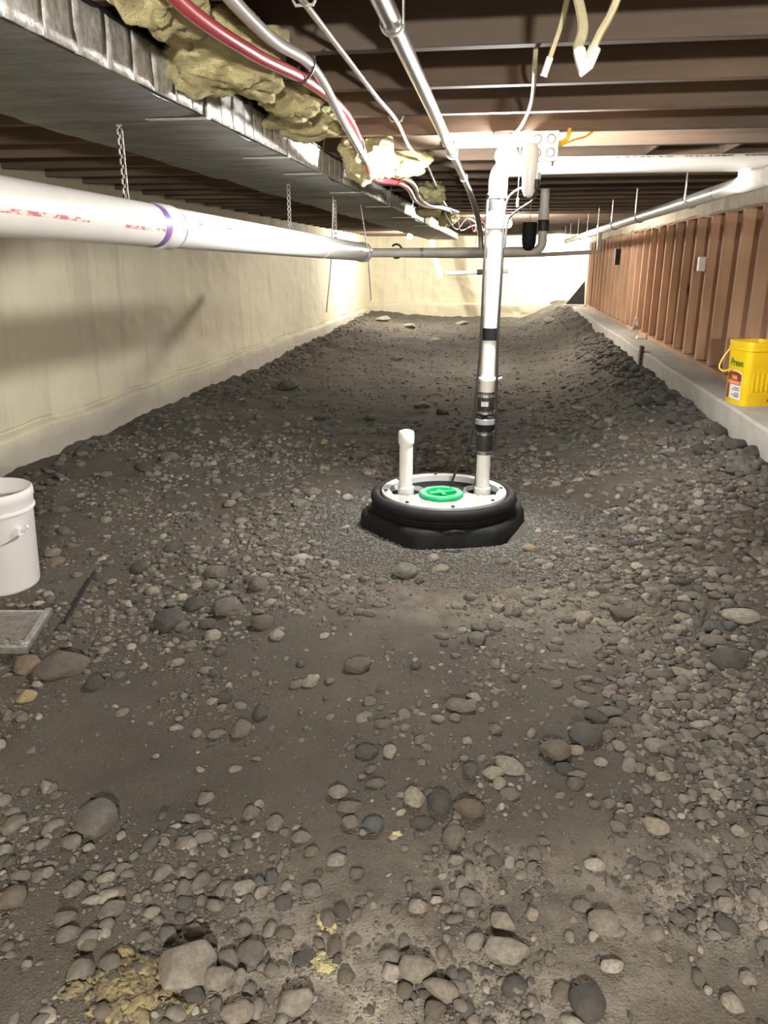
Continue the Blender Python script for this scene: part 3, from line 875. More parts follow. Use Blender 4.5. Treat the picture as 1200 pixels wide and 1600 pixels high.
# ================================================================== BIG DRAIN PIPE ON THE LEFT
A, B = Vector((-0.985, 0.6, 1.262)), Vector((-0.925, 5.32, 1.207))
drain = thing('drain_pipe', 'thick white plastic drain pipe with a purple primed joint hung beside the foam wall', 'pipe', A)
def on(y):
    t = (y - A.y) / (B.y - A.y); return A + (B - A) * t
b = MB(); b.tube([on(-0.5), on(5.32)], 0.057, 40); main = b.build('pipe', 'pvc', drain, smooth=True)
b = MB(); b.tube([on(2.165), on(2.172), on(2.255), on(2.262)], 0.06, 40, radii=[0.0575, 0.0615, 0.0615, 0.0575]); b.build('coupling', 'pvc', drain, smooth=True)
for (ya, yb) in ((2.128, 2.164), (2.263, 2.272)):
    b = MB(); b.tube([on(ya), on(yb)], 0.0579, 40, cap=False); o = b.build('primer_ring', 'purple', drain, smooth=True); o['label'] = 'purple primer ring at the pipe joint'
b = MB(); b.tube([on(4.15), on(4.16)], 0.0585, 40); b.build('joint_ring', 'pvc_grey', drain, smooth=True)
b = MB(); b.tube([on(5.30), on(5.31), on(5.38), on(5.47), on(5.52)], 0.06, 40, radii=[0.058, 0.064, 0.064, 0.045, 0.04]); b.build('reducer', 'pvc', drain, smooth=True)
for (ya, yb, t0) in ((1.0, 1.72, -0.22), (1.88, 2.12, -0.28), (2.36, 2.75, 0.25), (2.9, 3.3, 0.25)):
    P = []
    for yy in np.linspace(ya, yb, 24):
        c = on(yy)
        for t in np.linspace(t0 - 0.075, t0 + 0.075, 4):
            P.append((c.x + 0.0574 * math.cos(t), yy, c.z + 0.0574 * math.sin(t)))
    b = MB(); b.grid(P, 24, 4); b.build('print_line', 'print_red', main, smooth=True)
# straps that carry it
def perforated(name, label, top, bot, w=0.016):
    bb = MB()
    T_, B_ = Vector(top), Vector(bot)
    n_ = max(3, int((T_ - B_).length / 0.022))
    for i in range(n_):
        a_ = T_ + (B_ - T_) * (i / n_); c_ = T_ + (B_ - T_) * ((i + 1) / n_)
        m_ = (a_ + c_) / 2; L = (c_ - a_).length
        for s_ in (-1, 1):
            bb.box(m_ + Vector((s_ * w * 0.38, 0, 0)), (w * 0.26, 0.0016, L))
        bb.box(a_, (w, 0.0016, L * 0.42))
    return tag(bb.build(name, 'steel_dull'), label, 'strap', None)
for (yy, lab) in ((2.12, 'perforated steel strap dropping to the drain pipe near its purple joint'), (3.75, 'perforated steel strap holding the drain pipe halfway along'), (4.75, 'perforated steel strap holding the drain pipe near its reducer')):
    c = on(yy)
    st = perforated('pipe_strap', lab, (c.x - 0.05, yy, DZ0 - 0.004), (c.x - 0.05, yy, c.z + 0.025))
for (p, q, lab) in (((-0.93, 4.45, 1.488), (-1.02, 4.62, 0.86), 'thin pale strip hanging loose past the drain pipe'), ((-0.90, 5.15, 1.488), (-0.86, 5.3, 0.90), 'thin steel rod hanging past the end of the drain pipe')):
    b = MB(); b.tube(curve([p, tuple((np.array(p) + np.array(q)) / 2 + np.array([0.01, 0, 0])), q], 4), 0.004, 6)
    tag(b.build('hanging_rod', 'steel_dull', smooth=True), lab, 'rod')

# thin cross pipe behind the pump, rising at a black coupling
cross = thing('cross_pipe', 'grey plastic pipe crossing behind the discharge pipe and rising at a black coupling', 'pipe', (-0.9, 5.53, 1.2))
ce = (0.262, 5.53)
pts = [(-0.925, 5.50, 1.205), (-0.8, 5.53, 1.205), (ce[0] - 0.06, 5.53, 1.212)] + [(ce[0] - 0.06 + 0.06 * math.sin(t), 5.53, 1.272 - 0.06 * math.cos(t)) for t in np.linspace(0.2, PI / 2, 7)] + [(ce[0], 5.53, 1.60)]
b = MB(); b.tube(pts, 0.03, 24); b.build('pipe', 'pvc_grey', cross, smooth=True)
b = MB(); b.lathe([(0.035, 1.34), (0.0375, 1.345), (0.0375, 1.405), (0.035, 1.41)], (ce[0], 5.53, 0), 24); b.build('coupling', 'rubber', cross, smooth=True)
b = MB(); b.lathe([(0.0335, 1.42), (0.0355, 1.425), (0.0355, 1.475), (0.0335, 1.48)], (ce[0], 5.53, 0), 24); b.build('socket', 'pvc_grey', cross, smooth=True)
for x in (-0.55, -0.1):
    b = MB(); b.tube([(x, 5.53, 1.205 - 0.001), (x + 0.018, 5.53, 1.205)], 0.0325, 24); b.build('joint_ring', 'steel_dull', cross, smooth=True)
b = MB(); b.tube([(-0.72 + 0.04 * math.sin(t), 5.53, 1.215 + 0.045 * math.cos(t)) for t in np.linspace(-0.8, 3.6, 16)], 0.007, 8); b.build('clamp_loop', 'rubber', cross, smooth=True)
# black ribbed valve cup
b = MB(); b.lathe([(0, 1.215), (0.02, 1.218), (0.038, 1.235), (0.046, 1.27)] + [(0.046 + 0.003 * (k % 2), 1.28 + 0.011 * k) for k in range(10)] + [(0.046, 1.392), (0, 1.392)], (0.172, 5.47, 0), 24)
vc = thing('valve_cup', 'black ribbed round-bottomed vent cup beside the rising grey pipe', 'valve', (0.172, 5.47, 1.21))
b.build('cup', 'black', vc, smooth=True)
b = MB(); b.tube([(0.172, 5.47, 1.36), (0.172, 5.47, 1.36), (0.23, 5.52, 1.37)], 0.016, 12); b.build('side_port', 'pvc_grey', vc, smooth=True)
b = MB(); b.tube([(0.172, 5.47, 1.392), (0.172, 5.47, 1.605)], 0.003, 6); b.build('hook_wire', 'steel_dull', vc)

# small supply pipe crossing further back
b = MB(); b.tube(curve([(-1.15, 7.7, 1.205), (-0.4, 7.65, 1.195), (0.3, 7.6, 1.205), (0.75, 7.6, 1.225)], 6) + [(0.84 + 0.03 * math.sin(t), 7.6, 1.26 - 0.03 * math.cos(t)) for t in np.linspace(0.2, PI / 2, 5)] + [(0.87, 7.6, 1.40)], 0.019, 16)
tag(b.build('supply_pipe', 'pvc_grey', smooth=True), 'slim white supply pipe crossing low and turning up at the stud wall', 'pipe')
fw = thing('far_waste_pipe', 'short pipe with a black coupling in front of the end wall', 'pipe', (-0.9, 14.2, 0.93))
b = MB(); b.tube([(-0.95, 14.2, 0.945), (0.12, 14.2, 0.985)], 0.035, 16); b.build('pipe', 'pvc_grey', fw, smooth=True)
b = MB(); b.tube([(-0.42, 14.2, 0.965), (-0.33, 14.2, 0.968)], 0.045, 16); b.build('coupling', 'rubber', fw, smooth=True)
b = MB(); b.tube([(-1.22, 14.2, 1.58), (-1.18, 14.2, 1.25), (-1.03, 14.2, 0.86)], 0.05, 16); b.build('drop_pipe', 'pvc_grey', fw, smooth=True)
for x in (-0.45, 0.05):
    b = MB(); b.tube([(x, 14.2, 1.6), (x - 0.03, 14.2, 0.99)], 0.006, 6); b.build('hanger_wire', 'steel_dull', fw)

# ================================================================== RIGHT DRAIN PIPE WITH HANGERS
def onr(y): return Vector((0.905 - 0.0035 * (y - 3.3), y, 1.432 - 0.002 * (y - 3.3)))
side = thing('side_drain_pipe', 'long white plastic pipe hung along the top of the stud wall', 'pipe', onr(3.3))
b = MB(); b.tube([onr(3.1), onr(11.6)], 0.0302, 28); b.build('pipe', 'pvc', side, smooth=True)
for yy in (3.72, 6.3, 9.0):
    b = MB(); b.tube([onr(yy), onr(yy + 0.012)], 0.0308, 28); b.build('joint_ring', 'steel_dull', side, smooth=True)
b = MB(); b.tube([onr(3.05), onr(3.06), onr(3.36), onr(3.37)], 0.037, 28, radii=[0.031, 0.036, 0.036, 0.031]); b.build('tee', 'pvc', side, smooth=True)
b = MB(); b.tube([onr(3.32) + Vector((0, 0, 0)), onr(3.32) + Vector((0, 0, 0.05))], 0.034, 24); b.build('branch', 'pvc', side, smooth=True)
for i, yy in enumerate((4.2, 5.65, 6.8, 7.7, 8.6, 9.6, 10.6, 11.4)):
    c = onr(yy)
    b = MB()
    pts = [c + Vector((0.033 * math.cos(t), 0, 0.033 * math.sin(t))) for t in np.linspace(PI * 0.98, PI * 2.02, 14)]
    b.tube(pts, 0.0045, 6)
    b.box((c.x - 0.033, yy, (c.z + JZ + 0.06) / 2), (0.004, 0.02, JZ + 0.06 - c.z))
    b.tube([(c.x - 0.033, yy, c.z), (c.x - 0.033, yy, c.z + 0.03)], 0.008, 8)
    b.build('pipe_hanger', 'galv', side)

# ================================================================== CONDUIT, TUBING AND CABLES ALONG THE JOISTS
cond = thing('steel_conduit', 'shiny steel conduit running along under the joists and bending down behind the discharge pipe', 'conduit', (-0.22, 0.5, 1.58))
pts = [(-0.226, -0.4, 1.580), (-0.226, 4.9, 1.584)] + [tuple(v) for v in curve([(-0.225, 5.0, 1.582), (-0.215, 5.25, 1.56), (-0.18, 5.42, 1.46), (-0.15, 5.50, 1.33), (-0.14, 5.52, 1.22)], 5)]
b = MB(); b.tube(pts, 0.0185, 20); b.build('tube', 'conduit', cond, smooth=True)
for yy in (1.66, 3.55):
    b = MB(); pts = [(-0.226 + 0.0215 * math.cos(t), yy, 1.58 + 0.0215 * math.sin(t)) for t in np.linspace(-PI, 0.05, 14)]
    b.tube(pts, 0.0035, 6); b.box((-0.2485, yy, 1.6), (0.003, 0.016, 0.05)); b.box((-0.2045, yy, 1.6), (0.003, 0.016, 0.05)); b.build('conduit_clip', 'galv', cond)
b = MB(); b.tube([(-0.226, 4.56, 1.584), (-0.226, 4.64, 1.584)], 0.0225, 20); b.build('coupling', 'conduit', cond, smooth=True)

RED = [(-0.52, 1.05, 1.575), (-0.512, 1.32, 1.532), (-0.488, 1.62, 1.528), (-0.468, 1.95, 1.548), (-0.478, 2.45, 1.568), (-0.498, 2.85, 1.535), (-0.535, 3.25, 1.492), (-0.548, 3.55, 1.485), (-0.50, 3.95, 1.505), (-0.505, 4.4, 1.512), (-0.53, 4.9, 1.50), (-0.52, 5.5, 1.50), (-0.47, 6.2, 1.53), (-0.42, 7.2, 1.55)]
GREY = [(-0.475, 1.05, 1.600), (-0.470, 1.38, 1.572), (-0.462, 1.65, 1.560), (-0.449, 1.95, 1.572), (-0.478, 2.45, 1.540), (-0.500, 2.88, 1.512), (-0.523, 3.2, 1.505), (-0.532, 3.5, 1.512), (-0.482, 3.95, 1.528), (-0.48, 4.4, 1.535), (-0.505, 4.9, 1.512), (-0.495, 5.5, 1.505), (-0.455, 6.2, 1.54), (-0.40, 7.2, 1.56)]
b = MB(); b.tube(curve(RED, 10), 0.0125, 14)
tag(b.build('red_water_tube', 'pex_red', smooth=True), 'red plastic water tube curving along above the duct', 'tube')
b = MB(); b.tube(curve(GREY, 10), 0.0125, 14)
tag(b.build('grey_water_tube', 'pex_grey', smooth=True), 'grey plastic water tube tied alongside the red one above the duct', 'tube')
cr, cg = curve(RED, 10), curve(GREY, 10)
for k, lab in ((29, 'black cable tie round both water tubes at the clear span'), (49, 'black cable tie round the water tubes where the lit insulation starts'), (56, 'black cable tie round the water tubes against the lit insulation'), (78, 'black cable tie round the water tubes past the lit insulation')):
    c = (cr[k] + cg[k]) / 2
    u = (cg[k] - cr[k]); hl = u.length / 2 + 0.0155; u.normalize()
    d = (cr[k + 1] - cr[k - 1]).normalized(); w_ = d.cross(u).normalized()
    ring_ = [c + u * (hl * math.cos(t)) + w_ * (0.0155 * math.sin(t)) for t in np.linspace(0, 2 * PI, 25)]
    b = MB(); b.tube(ring_, 0.003, 6, cap=False); b.box(c + u * hl, (0.008, 0.006, 0.008))
    b.tube([c + u * hl, c + u * (hl + 0.03) + w_ * 0.012], 0.0015, 5)
    tag(b.build('cable_tie', 'rubber'), lab, 'cable tie')

CAB = [(-0.372, 0.9, 1.597), (-0.372, 1.54, 1.592), (-0.377, 1.98, 1.598), (-0.37, 2.4, 1.59), (-0.366, 2.80, 1.592), (-0.391, 3.38, 1.59), (-0.375, 3.75, 1.578), (-0.383, 4.05, 1.596), (-0.40, 4.7, 1.58), (-0.43, 5.4, 1.575), (-0.46, 6.2, 1.585), (-0.47, 7.5, 1.56)]
b = MB(); b.tube(curve(CAB, 8), 0.0065, 8)
tag(b.build('ceiling_cable', 'romex_white', smooth=True), 'dusty white electric cable stapled wavily under the joists', 'cable')
for k, (x, y, z) in enumerate(((-0.372, 1.56, 1.596), (-0.366, 2.79, 1.597), (-0.383, 4.02, 1.6))):
    b = MB(); b.tube([(x - 0.025, y, z + 0.008), (x - 0.016, y, z - 0.008), (x + 0.016, y, z - 0.008), (x + 0.025, y, z + 0.008)], 0.003, 6)
    tag(b.build('cable_staple', 'romex_white'), 'pale staple holding the wavy cable under a joist', 'staple', 'staples on the wavy cable')
# tan cables hanging at the near joists
tan = thing('hanging_cable', 'tan sheathed cable bent in a V with a white taped tip below the joists', 'cable', (0.09, 1.16, 1.62))
b = MB(); b.tube(curve([(0.075, 1.36, 1.63), (0.08, 1.29, 1.54), (0.094, 1.215, 1.455), (0.088, 1.185, 1.42), (0.093, 1.16, 1.397)], 6), 0.0072, 8, flat=0.6); b.build('sheath', 'romex', tan, smooth=True)
b = MB(); b.tube(curve([(0.099, 1.155, 1.397), (0.11, 1.16, 1.425), (0.135, 1.19, 1.48), (0.175, 1.23, 1.63)], 6), 0.0074, 8, flat=0.75); b.build('sheath', 'romex', tan, smooth=True)
b = MB(); b.tube([(0.088, 1.168, 1.412), (0.092, 1.16, 1.396), (0.094, 1.155, 1.386), (0.099, 1.155, 1.392), (0.107, 1.157, 1.412)], 0.0082, 8); b.build('taped_tip', 'white', tan, smooth=True)
tan = thing('hanging_cable', 'short straight tan cable end with a white tip hanging by the bent cable', 'cable', (0.055, 1.37, 1.6))
b = MB(); b.tube(curve([(0.088, 1.32, 1.63), (0.083, 1.345, 1.555), (0.075, 1.36, 1.50), (0.059, 1.372, 1.447)], 6), 0.0062, 8, flat=0.7); b.build('sheath', 'romex', tan, smooth=True)
b = MB(); b.tube([(0.060, 1.371, 1.45), (0.052, 1.374, 1.425)], 0.0055, 8); b.build('taped_tip', 'white', tan, smooth=True)
b = MB(); b.tube(curve([(0.056, 2.02, 1.63), (0.056, 2.06, 1.592), (0.062, 2.3, 1.575), (0.060, 2.5, 1.57), (0.045, 2.75, 1.565), (0.022, 3.0, 1.572), (0.006, 3.16, 1.596)], 6), 0.0058, 8)
tag(b.build('lamp_cable', 'romex', smooth=True), 'tan cable drooping between joists to the lit lamp holder', 'cable')
b = MB(); b.tube(curve([(0.226, 3.205, 1.63), (0.224, 3.17, 1.60), (0.215, 3.165, 1.575), (0.187, 3.18, 1.56)], 6), 0.007, 8, flat=0.6)
tag(b.build('yellow_cable', 'yellow_cable', smooth=True), 'short yellow cable dropping straight into the outlet box', 'cable')
b = MB(); b.tube(curve([(0.32, 3.205, 1.612), (0.285, 3.18, 1.585), (0.24, 3.165, 1.572), (0.187, 3.18, 1.553)], 6), 0.0065, 8, flat=0.6)
tag(b.build('yellow_cable', 'yellow_cable', smooth=True), 'yellow cable slanting from a joist down to the outlet box', 'cable')
# tangle of wires far along the duct
for k, lab in enumerate(('thin dusty wire looping off the duct end of the water tubes', 'thin reddish wire trailing from the water tubes', 'thin pale wire sagging between far joists')):
    rr_ = random.Random(k + 4)
    p = [(-0.46 + rr_.uniform(-0.05, 0.05), 6.6, 1.56)]
    for q in range(6):
        p.append((-0.42 + 0.06 * q * (0.6 + 0.2 * k) + rr_.uniform(-0.05, 0.05), 7.0 + 0.55 * q, 1.51 + rr_.uniform(-0.09, 0.05)))
    p.append((p[-1][0] + 0.1, p[-1][1] + 0.4, 1.585))
    b = MB(); b.tube(curve(p, 6), 0.006, 6)
    tag(b.build('loose_wire', ('romex_white', 'pex_red', 'pvc_grey')[k], smooth=True), lab, 'wire')

# ================================================================== FIBREGLASS
def fluff(name, label, c, size, seed, rot=0.0, mat='fibre', sub=5, amp=0.32):
    V, F = ico(sub)
    n = fbm(V[:, 0] * 1.6 + seed * 5.1, V[:, 1] * 1.6 + seed, V[:, 2] * 1.6 + 3, 5)
    rid = np.abs(fbm(V[:, 0] * 4 + seed, V[:, 1] * 4 + 2 * seed, V[:, 2] * 4, 3))
    P = V * (1 + amp * n - 0.16 * rid)[:, None] * (np.array(size) / 2)[None, :]
    ca, sa = math.cos(rot), math.sin(rot)
    P = np.stack([P[:, 0] * ca - P[:, 1] * sa, P[:, 0] * sa + P[:, 1] * ca, P[:, 2]], -1) + np.array(c)
    o = raw_mesh(name, P, F, mat)
    return tag(o, label, 'insulation')
fluff('insulation_batt', 'torn yellow fibreglass batt drooping over the duct by the first water tubes', (-0.60, 1.42, 1.60), (0.18, 0.3, 0.16), 1)
fluff('insulation_batt', 'ragged yellow fibreglass batt hanging under the tied water tubes', (-0.615, 1.84, 1.575), (0.26, 0.42, 0.16), 2)
fluff('insulation_batt', 'small yellow fibreglass tuft at the end of the ragged batt', (-0.565, 2.2, 1.565), (0.16, 0.30, 0.11), 3)
fluff('insulation_batt', 'dim yellow fibreglass lump in shade behind the tied tubes', (-0.64, 2.62, 1.59), (0.26, 0.32, 0.14), 4)
fluff('insulation_batt', 'brightly lit yellow fibreglass batt bulging behind the water tubes', (-0.56, 3.42, 1.565), (0.22, 0.34, 0.22), 5)
fluff('insulation_batt', 'pale yellow fibreglass lump next to the brightly lit batt', (-0.46, 3.84, 1.585), (0.24, 0.30, 0.15), 6)
fluff('insulation_batt', 'lit yellow fibreglass tuft past the bend of the water tubes', (-0.47, 5.3, 1.575), (0.2, 0.34, 0.15), 7)
fluff('insulation_batt', 'dusty yellow fibreglass lump hanging over the far duct', (-0.56, 6.3, 1.545), (0.22, 0.42, 0.16), 8)
fluff('insulation_batt', 'dusty yellow fibreglass shred at the far tangle of wires', (-0.55, 8.1, 1.545), (0.2, 0.5, 0.15), 9)
fluff('insulation_batt', 'yellowish fibreglass batt between joists above the purple pipe joint', (-0.48, 1.25, 1.68), (0.3, 0.24, 0.22), 10)

# torn clump and scraps on the dirt
def scraps(name, label, c, spread, n, s, mat, seed):
    rng = np.random.default_rng(seed)
    V0, F0 = ico(3)
    Vs, Fs, o = [], [], 0
    for k in range(n):
        q = rng.normal(0, 1, 2) * 0.5
        x, y = c[0] + q[0] * spread[0], c[1] + q[1] * spread[1]
        sz = s * rng.uniform(0.5, 1.3)
        nn = fbm(V0[:, 0] * 2.2 + k * 3, V0[:, 1] * 2.2 + seed, V0[:, 2] * 2.2, 4)
        P = V0 * (1 + 0.65 * nn)[:, None] * np.array([sz, sz * rng.uniform(0.5, 1), sz * 0.38])
        a = rng.uniform(0, PI); P = np.stack([P[:, 0] * math.cos(a) - P[:, 1] * math.sin(a), P[:, 0] * math.sin(a) + P[:, 1] * math.cos(a), P[:, 2]], -1)
        Vs.append(P + np.array([x, y, gz(x, y) + sz * 0.12])); Fs.append(F0 + o); o += len(V0)
    ob = raw_mesh(name, np.concatenate(Vs), np.concatenate(Fs), mat)
    return tag(ob, label, 'insulation')

